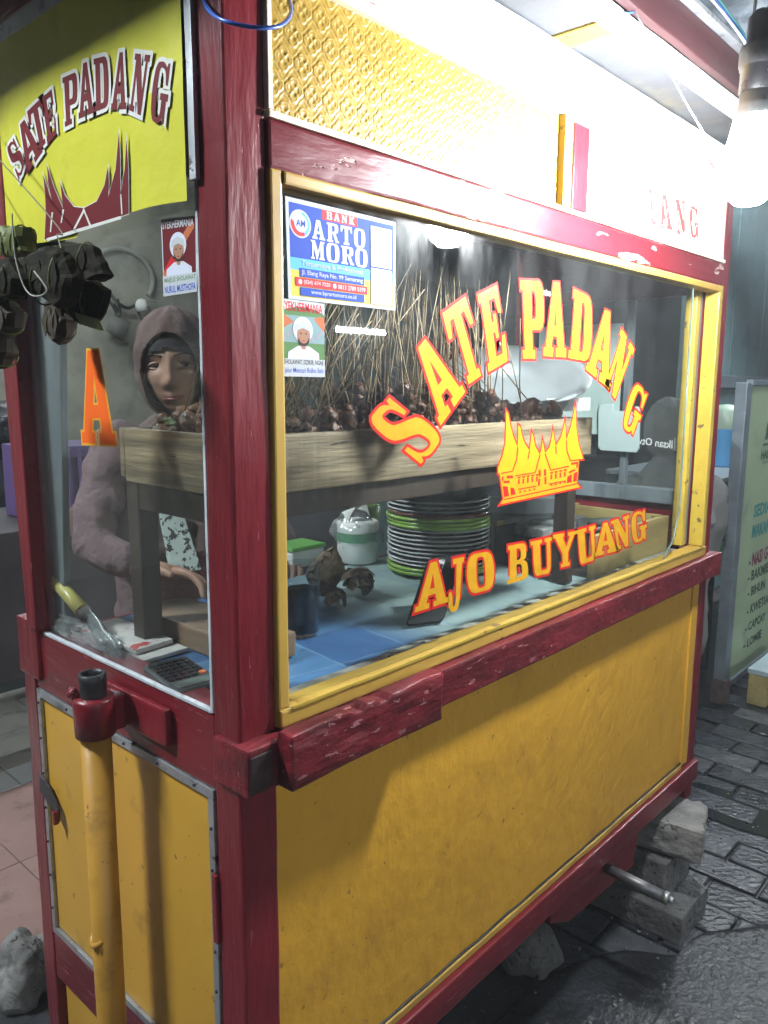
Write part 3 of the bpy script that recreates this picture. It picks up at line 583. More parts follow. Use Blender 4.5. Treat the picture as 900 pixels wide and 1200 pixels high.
# handle post at the end: socket, clamp, long yellow pipe
px_, py_ = -.052, .262
bm = bmesh.new(); n = 10
tube_bm(bm, [(px_, py_, -.14), (px_, py_, .2), (px_, py_, .7435)], [.021, .021, .021], 24)
hp = obj('handle_pipe', bm, mat('dark_ochre_pipe_paint', (.46, .235, .03), .42, var=.14, vs=8, bump=.5, bs=30, chips=.25, chipcol=(.16, .09, .03), chs=45, dirt=.3, dirtcol=(.25, .12, .02)), cart)
for q in ((.43, .01),): 
    bm = bmesh.new(); tube_bm(bm, spline([(px_ - .010, py_ + .017, .436), (px_ - .019, py_ + .009, .428), (px_ - .022, py_, .427), (px_ - .020, py_ - .008, .430), (px_ - .014, py_ - .014, .436)]), .0042, 8); obj('weld_bead', bm, hp.data.materials[0], hp, True)
bm = bmesh.new(); lathe_bm(bm, [(.022, .744), (.0275, .747), (.0285, .798), (.026, .803), (.0, .803)], (px_, py_, 0), 24)
cl = obj('pipe_clamp', bm, RED, cart)
P_('clamp_strap', (-.012, py_ - .115, .748), (-.0005, py_ + .05, .801), RED, .004, .001, 50, parent=cl); P_('clamp_strap', (-.045, py_ - .018, .749), (-.0125, py_ + .018, .80), RED, .004, .001, 51, parent=cl)
lathe('pipe_socket', [(.0175, .8035), (.0185, .826), (.019, .836), (.015, .837), (.0135, .832), (.013, .81), (0, .81)], (px_, py_, 0), DARKM, cl, 24)
bm = bmesh.new()
for k in range(9): bmesh.ops.create_icosphere(bm, subdivisions=2, radius=random.uniform(.004, .007), matrix=Matrix.Translation((px_ - .016 + random.uniform(-.008, .008), py_ + .022 + random.uniform(-.012, .012), .803 + random.uniform(-.006, .008))))
obj('weld_lump', bm, RED, cl, True)

# ---- vinyl banner, nailed over the glazed end
BY = mat('yellow_banner_vinyl', (.56, .54, .035), .34, var=.05, vs=4, bump=.5, bs=9, bd=.01, dirt=.1, dirtcol=(.4, .38, .05)); BR = flat('dark_red_print', (.13, .010, .014), .62, spec=.15); BW = flat('white_print', (.62, .62, .58), .62, spec=.15)
ban = thing('banner', 'yellow vinyl banner lettered in dark red above the glazed cart end', 'banner', (-.005, .31, 1.58))
outl = [on('x', -.0085, *p) for p in ((0, 62), (92, 0), (222, -2), (219, 80), (215, 245), (195, 249), (150, 258), (60, 282), (34, 298), (11, 300), (6, 250), (0, 150))]
ylo, yhi = .058, .566
def sagz(y):   # lower hem
    t = (y - ylo) / (yhi - ylo)
    return 1.436 + .004 * math.sin(t * 9) + (-.002 if t > .5 else .004)
bm = bmesh.new(); nx, nz = 64, 40
def banx(y, z): return -.0092 - .0008 * (1 + noise.noise(Vector((y * 14, z * 9, 1)))) - .0006 * noise.noise(Vector((y * 40, z * 22, 4)))
g = [[bm.verts.new((banx(ylo + (yhi - ylo) * i / nx, sagz(0) + (1.7265 - sagz(0)) * j / nz), ylo + (yhi - ylo) * i / nx, sagz(ylo + (yhi - ylo) * i / nx) + (1.7262 - sagz(ylo + (yhi - ylo) * i / nx)) * j / nz)) for j in range(nz + 1)] for i in range(nx + 1)]
for i in range(nx):
    for j in range(nz): bm.faces.new((g[i][j], g[i + 1][j], g[i + 1][j + 1], g[i][j + 1]))
cloth = obj('banner_sheet', bm, BY, ban, True)
for ch, q in (('S', ((62, 600), (84, 535), (22, 495), (50, 448))), ('A', ((88, 578), (142, 500), (52, 430), (98, 372))), ('T', ((117, 508), (164, 458), (88, 370), (142, 318))), ('E', ((157, 478), (190, 438), (132, 328), (176, 290))), ('P', ((214, 420), (258, 398), (205, 258), (256, 235))),
              ('A', ((260, 393), (312, 370), (262, 215), (302, 198))), ('D', ((312, 370), (362, 350), (308, 195), (358, 182))), ('A', ((366, 363), (418, 360), (384, 175), (418, 170))), ('N', ((424, 362), (470, 384), (446, 176), (498, 182))), ('G', ((490, 390), (545, 412), (510, 205), (568, 210)))):
    letter(ch, [(x / 2.8125, y / 2.8125) for x, y in q], 'x', -.0118, [BR, BW], cloth, out=.0048)
hs = [(148, 790), (152, 700), (150, 640), (143, 575), (158, 620), (172, 665), (160, 600), (156, 545), (176, 610), (208, 688), (204, 640), (200, 600), (216, 645), (245, 682), (278, 686), (320, 664), (346, 610), (357, 548), (360, 600), (358, 650), (382, 560), (393, 438), (397, 520), (398, 640), (412, 560), (418, 462), (424, 560), (425, 704), (402, 712), (300, 742), (245, 757), (165, 784)]
hp2 = [[(lambda p: (p.y, p.z))(on('x', -.0118, x / 2.8125, y / 2.8125)) for x, y in hs]]
gab = [[(lambda p: (p.y, p.z))(on('x', -.0118, x / 2.8125, y / 2.8125)) for x, y in g_] for g_ in ([(242, 757), (272, 700), (278, 684), (284, 700), (302, 742), (296, 744), (279, 700), (250, 755)], [(155, 786), (400, 712), (402, 722), (158, 796)], [(208, 690), (214, 690), (205, 735), (202, 735)], [(172, 700), (177, 700), (170, 765), (166, 765)], [(398, 640), (402, 640), (406, 706), (402, 707)])]
plane_obj('house_emblem', [(hp2, .0012, 1, .0003), (hp2, 0, 0, .0006), (gab, 0, 1, .0009)], lambda a, b, l: (-.0118 - l, a, b), [BR, BW], cloth)

# ---- stickers
SB = flat('blue_print', (.01, .06, .42), .62, spec=.15); SLB = flat('light_blue_print', (.10, .42, .80), .62, spec=.15); SY = flat('gold_print', (.62, .50, .08), .62, spec=.15); SW = flat('white_sticker', (.50, .52, .55), .62, spec=.15); SR = flat('red_print', (.55, .02, .03), .62, spec=.15); SK = flat('black_print', (.02, .02, .02), .62, spec=.15); SG = flat('grey_print', (.30, .32, .36), .62, spec=.15)
def corners(ax, val, pts): return [on(ax, val, *p) for p in pts]
YS = .0028
pr = Print(corners('y', YS, ((338, 350), (463, 364), (334, 229.5), (463.5, 260.5))), (0, -1, 0))
pr.rect(0, 0, 1, 1, SW); pr.rect(.025, .035, .975, .955, SB); pr.rect(.025, .035, .975, .34, SY); pr.rect(.025, .30, .975, .42, SLB)
pr.rect(.30, .85, .62, .955, SR); pr.slab('BANK', .33, .865, .60, .945, SW, .2)
pr.disc(.115, .76, .09, .14, SW); pr.disc(.115, .76, .078, .122, SR, PI * .9, PI * 1.7); pr.disc(.115, .76, .078, .122, SLB, -PI * .35, PI * .45); pr.disc(.12, .765, .056, .088, SW)
pr.text('AM', .08, .735, .155, .80, SB, .02)
pr.slab('ARTO', .205, .64, .70, .835, SW, .10); pr.slab('MORO', .19, .435, .72, .625, SW, .08)
pr.text('Terpercaya & Profesional', .115, .335, .665, .405, SW, .012)
pr.rect(.10, .235, .68, .325, SB); pr.text('Jl. Elang Raya No. 99 Semarang', .115, .25, .665, .31, SW, .014)
pr.rect(.06, .14, .71, .228, SR); pr.disc(.10, .185, .016, .027, SW); pr.disc(.40, .185, .016, .027, SW); pr.text('(024) 674 7220', .13, .16, .36, .21, SW, .014); pr.text('0813 2789 0199', .43, .16, .69, .21, SW, .014)
pr.rect(.10, .048, .68, .132, SB); pr.text('www.bprartomoro.co.id', .19, .062, .60, .118, SW, .014)
pr.rect(.745, .46, .955, .90, SW); pr.rect(.745, .045, .955, .445, SW)
for k, s in enumerate(('Silahkan', 'Scan QR Code', 'untuk Dapatkan', 'Promo serta', 'Hadiah Menarik')): wd = len(s) / 14 * .095; pr.text(s, .85 - wd, .815 - .075 * k, .85 + wd, .87 - .075 * k, SG, .012)
o = pr.done('sticker'); tag(o, 'blue and gold bank sticker in the upper left corner of the front window', 'sticker')
SKIN = flat('printed_skin', (.38, .20, .13), .62, spec=.15); SRB = flat('printed_robe', (.62, .64, .74), .62, spec=.15); BRD = flat('printed_beard', (.04, .025, .02), .62, spec=.15); PRG = flat('printed_green', (.10, .22, .08), .62, spec=.15); PRT = flat('printed_teal', (.22, .34, .36), .62, spec=.15); PRO = flat('printed_orange', (.50, .15, .06), .62, spec=.15)
def portrait(pr, cx, cy, s, a):
    pr.poly([(cx - .36 * s, cy - .62 * a), (cx - .34 * s, cy - .36 * a), (cx - .12 * s, cy - .24 * a), (cx + .14 * s, cy - .24 * a), (cx + .36 * s, cy - .36 * a), (cx + .38 * s, cy - .62 * a)], SRB)
    pr.poly([(cx - .07 * s, cy - .22 * a), (cx + .07 * s, cy - .22 * a), (cx + .05 * s, cy - .30 * a), (cx - .03 * s, cy - .30 * a)], SKIN)
    pr.disc(cx, cy + .06 * a, .225 * s, .235 * a, SRB); pr.disc(cx + .01, cy - .05 * a, .15 * s, .19 * a, SKIN)
    pr.disc(cx + .01, cy - .14 * a, .125 * s, .10 * a, BRD); pr.disc(cx + .01, cy - .09 * a, .10 * s, .10 * a, SKIN); pr.disc(cx + .01, cy - .145 * a, .04 * s, .012 * a, SR)
    for d in (-.06, .06): pr.disc(cx + .01 + d * s, cy - .01 * a, .022 * s, .012 * a, BRD)
    pr.poly([(cx - .20 * s, cy + .02 * a), (cx, cy + .09 * a), (cx + .20 * s, cy + .02 * a), (cx + .16 * s, cy + .15 * a), (cx, cy + .22 * a), (cx - .16 * s, cy + .15 * a)], SW)
pr = Print(corners('y', YS, ((329.8, 441), (380.4, 442), (327, 349), (380, 356))), (0, -1, 0))
pr.rect(0, 0, 1, 1, PRG); pr.rect(0, .45, 1, .8, PRT); pr.poly([(0, .6), (.3, .72), (.1, .8), (0, .78)], PRO); pr.poly([(1, .6), (.75, .78), (.9, .82), (1, .8)], PRO)
for k in range(9): pr.disc(.06 + .11 * k + .02 * (k % 2), .5 + .05 * (k % 3), .06, .035, SG)
pr.poly([(.0, .84), (.25, .9), (.5, .92), (.8, .9), (1, .84), (1, 1), (0, 1)], SW)
pr.text('SYEKHERMANIA', .05, .855, .95, .975, SR, .02)
portrait(pr, .5, .58, 1.0, .72); pr.rect(0, 0, 1, .235, SW)
pr.text('SHOLAWAT, DZIKIR, NGAJI', .06, .145, .96, .225, SK, .02); pr.text('Jalur Mencari Ridho Ilahi', .06, .03, .96, .12, SB, .01)
tag(pr.done('sticker'), 'small portrait sticker of a man in white turban below the bank sticker', 'sticker')
pr = Print(corners('x', .0072, ((192.2, 347.5), (231.2, 341.7), (188.4, 257.3), (230.3, 252))), (-1, 0, 0))
pr.rect(0, 0, 1, 1, SW); pr.rect(.03, .2, .97, .98, BR)
for k in range(14): pr.disc(.1 + .8 * ((k * 37) % 14) / 14, .3 + .6 * ((k * 23) % 14) / 14, .09, .05, (PRO, BRD, SR)[k % 3])
pr.text('SYEKHERMANIA', .05, .87, .93, .97, SW, .02)
portrait(pr, .48, .60, 1.05, .72)
pr.rect(0, 0, 1, .26, SW); pr.text('MAJELIS SHOLAWAT', .05, .155, .97, .235, PRG, .02); pr.text('NURUL MUSTHOFA', .05, .03, .97, .125, SB, .02)
tag(pr.done('sticker'), 'small portrait sticker at the top right of the glazed cart end', 'sticker')

# ---- lamp: LED bulb in a hanging socket
BP = Vector((.785, -.29, 1.560))
bulb = thing('light_bulb', 'large white glowing LED bulb hanging at the right front of the cart', 'light bulb', tuple(BP))
lathe('bulb_dome', [(0, -.047), (.02, -.043), (.036, -.029), (.044, -.008), (.045, .006), (.042, .028), (.034, .058), (.029, .082)], BP, flat('lit_diffuser_and_flare', (.93, .97, 1.0), .4, emit=1), bulb, 32)  # glowing dome carried up over the housing to show the flare there
em = bulb.children[0].data.materials[0].node_tree.nodes['Principled BSDF']; em.inputs['Emission Strength'].default_value = BULB_POWER
lathe('bulb_body', [(.0285, .0825), (.025, .10), (.0235, .118), (0, .118)], BP, mat('white_bulb_housing', (.75, .77, .78), .35, var=.04), bulb, 32)
sock = thing('lamp_socket', 'black bulb socket bound with tape at the end of the hanging cable', 'socket', tuple(BP + Vector((0, 0, .12))))
lathe('socket_sleeve', [(0, .119), (.026, .119), (.025, .15), (.027, .152), (.0265, .185), (.020, .19), (.019, .225), (.010, .235), (0, .236)], BP, BLACKP, sock, 24)
lathe('tape_wrap', [(.0265, .1535), (.0285, .157), (.0285, .178), (.0268, .184)], BP, DARKM, sock, 24)
def cable(pts, r, m, label, cat='cable', group=None, n=6): o = tube('cable', spline(pts, 8), r, m, None, n); return tag(o, label, cat, group)
top = BP + Vector((0, 0, .234))
cw = flat('white_cable', (.6, .65, .7), .4); cb = flat('blue_cable', (.03, .10, .45), .35); cg = flat('green_cable', (.10, .4, .35), .4); cbk = flat('black_cable', (.015, .015, .015), .4)
for k, m in enumerate((cw, cb, cg)):
    a = [top + Vector((-.003 + k * .003, 0, -.02)), deep(1.33, 886 + k, 80), deep(1.34, 872 + 2 * k, 48), deep(1.36, 850 + 3 * k, 18), deep(1.38, 825 + 4 * k, -12), deep(1.42, 790, -60)]
    cable(a, .0022, m, ('thin white', 'thin blue', 'thin green')[k] + ' wire running up and left from the lamp socket', 'wire')
cable([top + Vector((0, .002, -.01)), deep(1.33, 882, 40), deep(1.34, 886, -10), deep(1.36, 889, -80)], .003, cbk, 'black hanging cable that carries the lamp socket')
cable([deep(.88, 236, -12), deep(.82, 243, 10), deep(.78, 262, 24), deep(.78, 298, 32), deep(.80, 328, 30), deep(.84, 341, 14), deep(.90, 336, -10)], .0022, cb, 'loose blue wire looping across the top of the near post', 'wire')
cable([deep(1.25, 742, 10), deep(1.25, 752, 28), deep(1.26, 768, 55), deep(1.27, 790, 95), deep(1.28, 808, 128), deep(1.3, 832, 168)], .0012, cw, 'thin white string hanging down across the eave boards', 'string')
cable([deep(1.25, 690, -6), deep(1.24, 705, 6), deep(1.25, 742, 14), deep(1.28, 745, -20)], .0016, cb, 'thin blue wire strung along the eave edge', 'wire')

# ================================================================== SUPPORTS ON THE GROUND
def slab(name, lo, hi, m, rot, label, cat, sd, rough=.005, group=None):
    bm = bmesh.new(); abox(bm, lo[0], hi[0], lo[1], hi[1], lo[2], hi[2]); c = (Vector(lo) + Vector(hi)) / 2
    bev(bm, .006, 2); bmesh.ops.triangulate(bm, faces=bm.faces[:]); bmesh.ops.subdivide_edges(bm, edges=[e for e in bm.edges if e.calc_length() > .02], cuts=5, use_grid_fill=True)
    for v in bm.verts:
        q = v.co * 18 + Vector((sd, 0, 0)); v.co += (v.co - c).normalized() * (noise.noise(q) * rough + noise.noise(q * 3) * rough * .4)
    bmesh.ops.transform(bm, matrix=Matrix.Translation(c) @ Matrix.Rotation(rot, 4, 'Z') @ Matrix.Translation(-c), verts=bm.verts[:])
    o = obj(name, bm, m); return tag(o, label, cat, group)
slab('concrete_block', (1.28, -.095, GZ), (1.455, .30, -.09), CONC, 0, 'grey concrete block lying lowest in the stack under the cart corner', 'concrete block', 1)
slab('concrete_block', (1.30, -.035, -.089), (1.475, .26, .022), CONC, .03, 'grey concrete block in the middle of the stack under the cart corner', 'concrete block', 2)
bm = bmesh.new(); abox(bm, -.075, .085, -.085, .10, -.040, .038)
for v in bm.verts:
    if v.co.x > 0 and v.co.z < 0: v.co.x -= .03
    if v.co.x > 0 and v.co.y < 0: v.co.y += .03; v.co.x -= .012
bev(bm, .012, 2); bmesh.ops.triangulate(bm, faces=bm.faces[:]); bmesh.ops.subdivide_edges(bm, edges=[e for e in bm.edges if e.calc_length() > .02], cuts=9, use_grid_fill=True)
for v in bm.verts:
    q = v.co * 30; k = 2.2 if v.co.x > .045 else .6; v.co += v.co.normalized() * (.005 * k * noise.noise(q) + .003 * k * noise.noise(q * 2.7))
bmesh.ops.transform(bm, matrix=Matrix.Translation((1.415, -.012, .074)) @ Matrix.Diagonal((1.18, 1.1, 1.18, 1)) @ Matrix.Rotation(.12, 4, 'Z') @ Matrix.Rotation(.05, 4, 'Y'), verts=bm.verts[:])
tag(obj('broken_stone', bm, STONE, None), 'pale broken stone on top of the block stack under the cart corner', 'stone')
slab('concrete_wedge', (1.36, .10, .026), (1.44, .2, .153), CONC, .1, 'small concrete wedge between the pale stone and the cart rail', 'concrete wedge', 5)
bm = rockbm((.075, .06, .085), 9, 4, .45); bmesh.ops.transform(bm, matrix=Matrix.Translation((.10, .955, GZ + .075)), verts=bm.verts[:])
tag(obj('rock', bm, STONE, None, True), 'pale rough rock on the tiles behind the near corner of the cart', 'rock')
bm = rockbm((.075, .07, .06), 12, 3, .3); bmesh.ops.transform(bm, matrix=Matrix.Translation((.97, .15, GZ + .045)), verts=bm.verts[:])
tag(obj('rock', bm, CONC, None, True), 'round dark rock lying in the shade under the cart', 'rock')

# ================================================================== INSIDE THE CART
# table cloth
def clothmat():
    m, nt, p, N, L = _m('blue_checked_oilcloth')
    tc = N('ShaderNodeTexCoord'); mp = N('ShaderNodeMapping'); mp.inputs['Rotation'].default_value = (0, 0, .12); mp.inputs['Location'].default_value = (.03, .02, 0); L(tc.outputs['Object'], mp.inputs[0])
    ck = N('ShaderNodeTexChecker'); ck.inputs['Scale'].default_value = 3.6; ck.inputs[1].default_value = (.05, .13, .30, 1); ck.inputs[2].default_value = (.08, .19, .37, 1); L(mp.outputs[0], ck.inputs[0])
    sep = N('ShaderNodeSeparateXYZ'); L(mp.outputs[0], sep.inputs[0])
    gr = N('ShaderNodeMapRange'); gr.inputs[1].default_value = .40; gr.inputs[2].default_value = .55; L(sep.outputs[0], gr.inputs[0])
    n = N('ShaderNodeTexNoise'); n.inputs['Scale'].default_value = 14; n.inputs['Detail'].default_value = 5; L(tc.outputs['Object'], n.inputs[0])
    mx = N('ShaderNodeMix'); mx.data_type = 'RGBA'; L(gr.outputs[0], mx.inputs[0]); L(ck.outputs[0], mx.inputs[6]); mx.inputs[7].default_value = (.30, .40, .40, 1)
    # white lines of the print
    wv = N('ShaderNodeTexBrick'); wv.inputs['Scale'].default_value = 7.2; wv.offset = 0; wv.inputs['Color1'].default_value = (0, 0, 0, 1); wv.inputs['Color2'].default_value = (0, 0, 0, 1); wv.inputs['Mortar'].default_value = (1, 1, 1, 1); wv.inputs['Mortar Size'].default_value = .012; wv.inputs['Brick Width'].default_value = 1; wv.inputs['Row Height'].default_value = 1; L(mp.outputs[0], wv.inputs[0])
    m2 = N('ShaderNodeMix'); m2.data_type = 'RGBA'; L(wv.outputs[0], m2.inputs[0]); L(mx.outputs[2], m2.inputs[6]); m2.inputs[7].default_value = (.16, .28, .44, 1)
    m3 = N('ShaderNodeMix'); m3.data_type = 'RGBA'; m3.blend_type = 'MULTIPLY'; m3.inputs[0].default_value = .5; L(m2.outputs[2], m3.inputs[6]); L(n.outputs['Color'], m3.inputs[7])
    L(m2.outputs[2], p.inputs['Base Color']); p.inputs['Roughness'].default_value = .33
    b = N('ShaderNodeBump'); b.inputs['Strength'].default_value = .3; b.inputs['Distance'].default_value = .004; L(n.outputs['Fac'], b.inputs['Height']); L(b.outputs[0], p.inputs['Normal']); return m
bm = bmesh.new(); nx, ny = 120, 50
g = [[None] * (ny + 1) for _ in range(nx + 1)]
for i in range(nx + 1):
    for j in range(ny + 1):
        x = .075 + (1.02 - .075) * i / nx; yo = .062 + .006 * noise.noise(Vector((x * 8, 0, 0))) + (.006 if x > .3 else 0); y = yo + (.55 - yo) * j / ny
        z = .8075 + .0022 * (1 + noise.noise(Vector((x * 5 + y * 14, y * 26, 0)))) + .0012 * noise.noise(Vector((x * 30, y * 30, 2))) + .004 * max(0, noise.noise(Vector((x * 3 + y * 22, y * 6, 7))))
        g[i][j] = bm.verts.new((x, y, z))
for i in range(nx):
    for j in range(ny): bm.faces.new((g[i][j], g[i + 1][j], g[i + 1][j + 1], g[i][j + 1]))
tag(obj('tablecloth', bm, clothmat(), None, True), 'blue and pale green checked oilcloth covering the cart table behind the front window', 'tablecloth')
TZ = .8125
# tray rack
rack = thing('tray_rack', 'long pale plank tray raised on dark legs behind the front window', 'tray', (.54, .23, .81))
TX0, TX1, TY0, TY1 = .085, 1.005, .072, .405
P_('tray_board', (TX0, TY0, 1.088), (TX1, TY0 + .014, 1.168), WOODL, .003, .0015, 60, parent=rack)
P_('tray_board', (TX0, TY1 - .014, 1.088), (TX1, TY1, 1.166), WOODL, .003, .0015, 61, parent=rack)
P_('tray_end', (TX0 + .0005, TY0 + .0145, 1.082), (TX0 + .014, TY1 - .0145, 1.166), WOODL, .003, .0015, 62, parent=rack)
P_('tray_end', (TX1 - .014, TY0 + .0145, 1.088), (TX1 - .0005, TY1 - .0145, 1.166), WOODL, .003, .0015, 63, parent=rack)
P_('tray_bottom', (TX0 + .0145, TY0 + .0145, 1.088), (TX1 - .0145, TY1 - .0145, 1.096), WOODD, .001, 0, 64, parent=rack)
for x, y in ((.088, .078), (.088, .36), (.925, .078), (.925, .36)): P_('leg', (x, y, TZ), (x + .034, y + .034, 1.0865), WOODD, .003, .001, 65, parent=rack)
P_('cross_bar', (.088, .113, 1.040), (.11, .359, 1.0865), WOODD, .002, .001, 66, parent=rack)
P_('cross_bar', (.123, .082, 1.052), (.924, .10, 1.0865), WOODD, .002, .001, 66, parent=rack)
# skewers
BAM = mat('bamboo_stick', (.30, .22, .13), .55, var=.3, vs=30, bump=.2); BAM2 = mat('darker_bamboo_stick', (.12, .085, .05), .6, var=.3, vs=30, bump=.2)
MEAT = mat('grilled_meat', (.095, .036, .017), .42, var=.7, vs=45, bump=1.0, bs=90, chips=.6, chipcol=(.36, .15, .045), chs=60, bd=.006)
sticks = []
for k in range(4):
    bm = bmesh.new(); L0 = .34; b = random.uniform(-.006, .006)
    tube_bm(bm, [(0, 0, 0), (b, 0, L0 * .5), (0, 0, L0)], [.0013, .0013, .0009], 5)
    me = bpy.data.meshes.new('satay_skewer'); bm.to_mesh(me); bm.free(); me.materials.append(BAM if k < 3 else BAM2)
    bm = bmesh.new()
    for t in range(4):
        r = random.uniform(.008, .012); m4 = Matrix.Translation((random.uniform(-.002, .002), random.uniform(-.002, .002), .008 + t * .019)) @ Matrix.Rotation(random.random() * 6, 4, (1, .3, .5)) @ Matrix.Diagonal((r * 1.15, r * .85, r * 1.2, 1))
        vs = bmesh.ops.create_icosphere(bm, subdivisions=2, radius=1, matrix=m4)['verts']
        for v in vs: v.co += Vector((noise.noise(v.co * 110 + Vector((k, t, 0))), noise.noise(v.co * 110 + Vector((k, t, 9))), noise.noise(v.co * 110 + Vector((9, t, k))))) * .008
    m2 = bpy.data.meshes.new('meat'); bm.to_mesh(m2); bm.free(); m2.materials.append(MEAT)
    for p in m2.polygons: p.use_smooth = True
    sticks.append((me, m2))
def skewer(p, d, label, group):
    d = Vector(d).normalized(); p = Vector(p)
    if (p + d * .36).y < .035: d.y = (.035 - p.y) / .36
    if (p + d * .36).x < .05: d.x = (.05 - p.x) / .36
    if (p + d * .36).z > 1.59: d.z = (1.58 - p.z) / .36
    k = random.randrange(4); o = bpy.data.objects.new('satay_skewer', sticks[k][0]); link(o); tag(o, label, 'skewer', group)
    rot = Vector(d).normalized().to_track_quat('Z', 'Y').to_matrix().to_4x4()
    o.matrix_world = Matrix.Translation(p) @ rot @ Matrix.Rotation(random.random() * 6, 4, 'Z') @ Matrix.Diagonal((1, 1, R(.72, 1.02), 1))
    c = bpy.data.objects.new('meat', sticks[k][1]); link(c); c.parent = o
R = random.uniform
for i in range(135):
    x = min(.88, max(.40, random.gauss(.60, .12))); skewer((x, R(.12, .36), R(1.10, 1.17)), (R(-.16, .16) + (.62 - x) * .5, R(-.12, .12), 1), 'bamboo satay skewer in the dense upright bunch at the middle of the tray', 'upright satay skewers')
for i in range(32):
    skewer((R(.28, .62), R(.11, .34), R(1.10, 1.17)), (R(-.75, -.25), R(-.2, .2), 1), 'satay skewer leaning out to the left in the thin part of the tray', 'left leaning satay skewers')
for i in range(34):
    skewer((R(.125, .25), R(.12, .34), R(1.105, 1.14)), (R(.0, .75), R(-.65, .0), 1), 'satay skewer at the end of the tray seen through the glazed cart end', 'satay skewers at the end of the tray')
for i in range(36):
    skewer((R(.72, .95), R(.11, .25), R(1.13, 1.165)), (R(-1.2, .3), R(.2, 1.0), R(.25, .9)), 'meaty satay skewer lying low at the right end of the tray', 'low satay skewers')
bm = bmesh.new()
for k in range(170):
    r = R(.010, .018); x = R(.11, .97); m4 = Matrix.Translation((x, R(.105, .37), R(1.10, 1.165 + (.03 if x > .5 else .02)))) @ Matrix.Rotation(R(0, 6), 4, (R(-1, 1), R(-1, 1), 1)) @ Matrix.Diagonal((r * 1.5, r, r, 1))
    vs = bmesh.ops.create_icosphere(bm, subdivisions=2, radius=1, matrix=m4)['verts']
    for v in vs: v.co += Vector((noise.noise(v.co * 90), noise.noise(v.co * 90 + Vector((7, 0, 0))), noise.noise(v.co * 90 + Vector((0, 7, 0))))) * .006
o = tag(obj('satay_meat', bm, MEAT, None, True), 'heap of dark grilled satay meat filling the plank tray', 'meat'); stuff(o)
bm = rockbm((.009, .009, .007), 3, 3, .5); bmesh.ops.transform(bm, matrix=Matrix.Translation(on('x', .10, 195, 498) + Vector((.006, 0, .004))), verts=bm.verts[:])
tag(obj('green_chilli', bm, mat('green_chilli_skin', (.05, .09, .025), .5, var=.4, vs=50)), 'small green lump among the meat at the end of the tray', 'vegetable')

# aluminium basin tilted behind the tray
bas = thing('aluminium_basin', 'wide shiny aluminium basin tilted behind the meat in the tray', 'basin', (1.06, .33, 1.17))
bm = bmesh.new(); lathe_bm(bm, [(0, -.07), (.10, -.068), (.125, -.05), (.155, .0), (.170, .006), (.172, .010), (.166, .012), (.150, .006), (.118, -.042), (.09, -.058), (0, -.06)], (0, 0, 0), 48)
bmesh.ops.transform(bm, matrix=Matrix.Translation((1.06, .30, 1.255)) @ Matrix.Rotation(.42, 4, Vector((.64, -.70, 0)) ) @ Matrix.Rotation(.0, 4, 'Z'), verts=bm.verts[:])
obj('bowl', bm, STEEL, bas)
lathe('base_pot', [(0, .0), (.13, .0), (.135, .01), (.135, .18), (.14, .185), (.14, .19), (.0, .19)], (1.17, .40, TZ), STEEL, bas, 40)
tube('cord', spline([on('y', .15, 583, 398), on('y', .15, 588, 408), on('y', .15, 590, 420), on('y', .16, 598, 424)]), .002, cw, bas)
tag(box('paper_card', on('y', .2, 640, 483) + Vector((0, 0, 0)), on('y', .2, 692, 466) + Vector((0, .004, 0)), flat('white_card', (.75, .77, .78), .6), None, 0), 'small white card standing at the right end of the tray', 'card')
# plates: every plate a thing
PC = Vector((.846, .362, 0)); PR = .118
def platemat(c, n): return mat(n, c, .25, var=.1, bump=.05)
PB, PG, PBR, PW = platemat((.02, .021, .023), 'black_melamine'), platemat((.20, .34, .05), 'green_melamine'), platemat((.10, .03, .02), 'brown_melamine'), platemat((.35, .36, .36), 'worn_grey_rim')
def plate_mesh(m):
    bm = bmesh.new(); lathe_bm(bm, [(0, 0), (.060, 0), (.070, .004), (PR - .004, .012)], (0, 0, 0), 40); lathe_bm(bm, [(PR - .004, .012), (PR, .0140 if m == PB else .0085), (PR, .0152 if m == PB else .0165), (PR - .004, .0165)], (0, 0, 0), 40, 1); lathe_bm(bm, [(PR - .004, .0160), (.068, .008), (.058, .004), (0, .004)], (0, 0, 0), 40)
    me = bpy.data.meshes.new('plate'); bmesh.ops.recalc_face_normals(bm, faces=bm.faces[:]); bm.to_mesh(me); bm.free(); me.materials.append(m); me.materials.append(PW if m == PB else m); return me
pm = {k: plate_mesh(m) for k, m in (('black', PB), ('green', PG), ('brown', PBR))}
z = TZ; seq = ['green', 'green'] + ['black'] * 9 + ['green'] * 3 + ['brown'] + ['black'] * 3
seen_n = {}
ORD = {'black_low': 'grey rimmed black plate in the lower part of the plate stack between the green ones', 'black_top': 'grey rimmed black plate near the top of the plate stack above the brown one'}
for i, c in enumerate(seq):
    o = bpy.data.objects.new('plate', pm[c]); link(o); o.location = (PC.x + R(-.002, .002), PC.y + R(-.002, .002), z); o.rotation_euler = (R(-.01, .01), R(-.01, .01), R(0, 6)); z += .0094 if c != 'green' else .0088
    if c == 'brown': tag(o, 'single brown plate above the green plates in the stack', 'plate')
    elif c == 'green': tag(o, ('green plate at the very bottom of the plate stack on the oilcloth' if i < 2 else 'green plate in the band high in the plate stack'), 'plate', 'lowest green plates' if i < 2 else 'upper green plates')
    else: tag(o, ORD['black_low' if i < 12 else 'black_top'], 'plate', 'lower black plates' if i < 12 else 'upper black plates')
lathe('basin', [(0, 0), (.10, 0), (.106, .006), (.118, .10), (.125, .105), (.126, .11), (.120, .11), (.105, .02), (0, .012)], (PC.x, PC.y, z + .009), BLACKP, None, 40)
tag(bpy.data.objects['basin'], 'black plastic basin standing on top of the plate stack', 'basin')
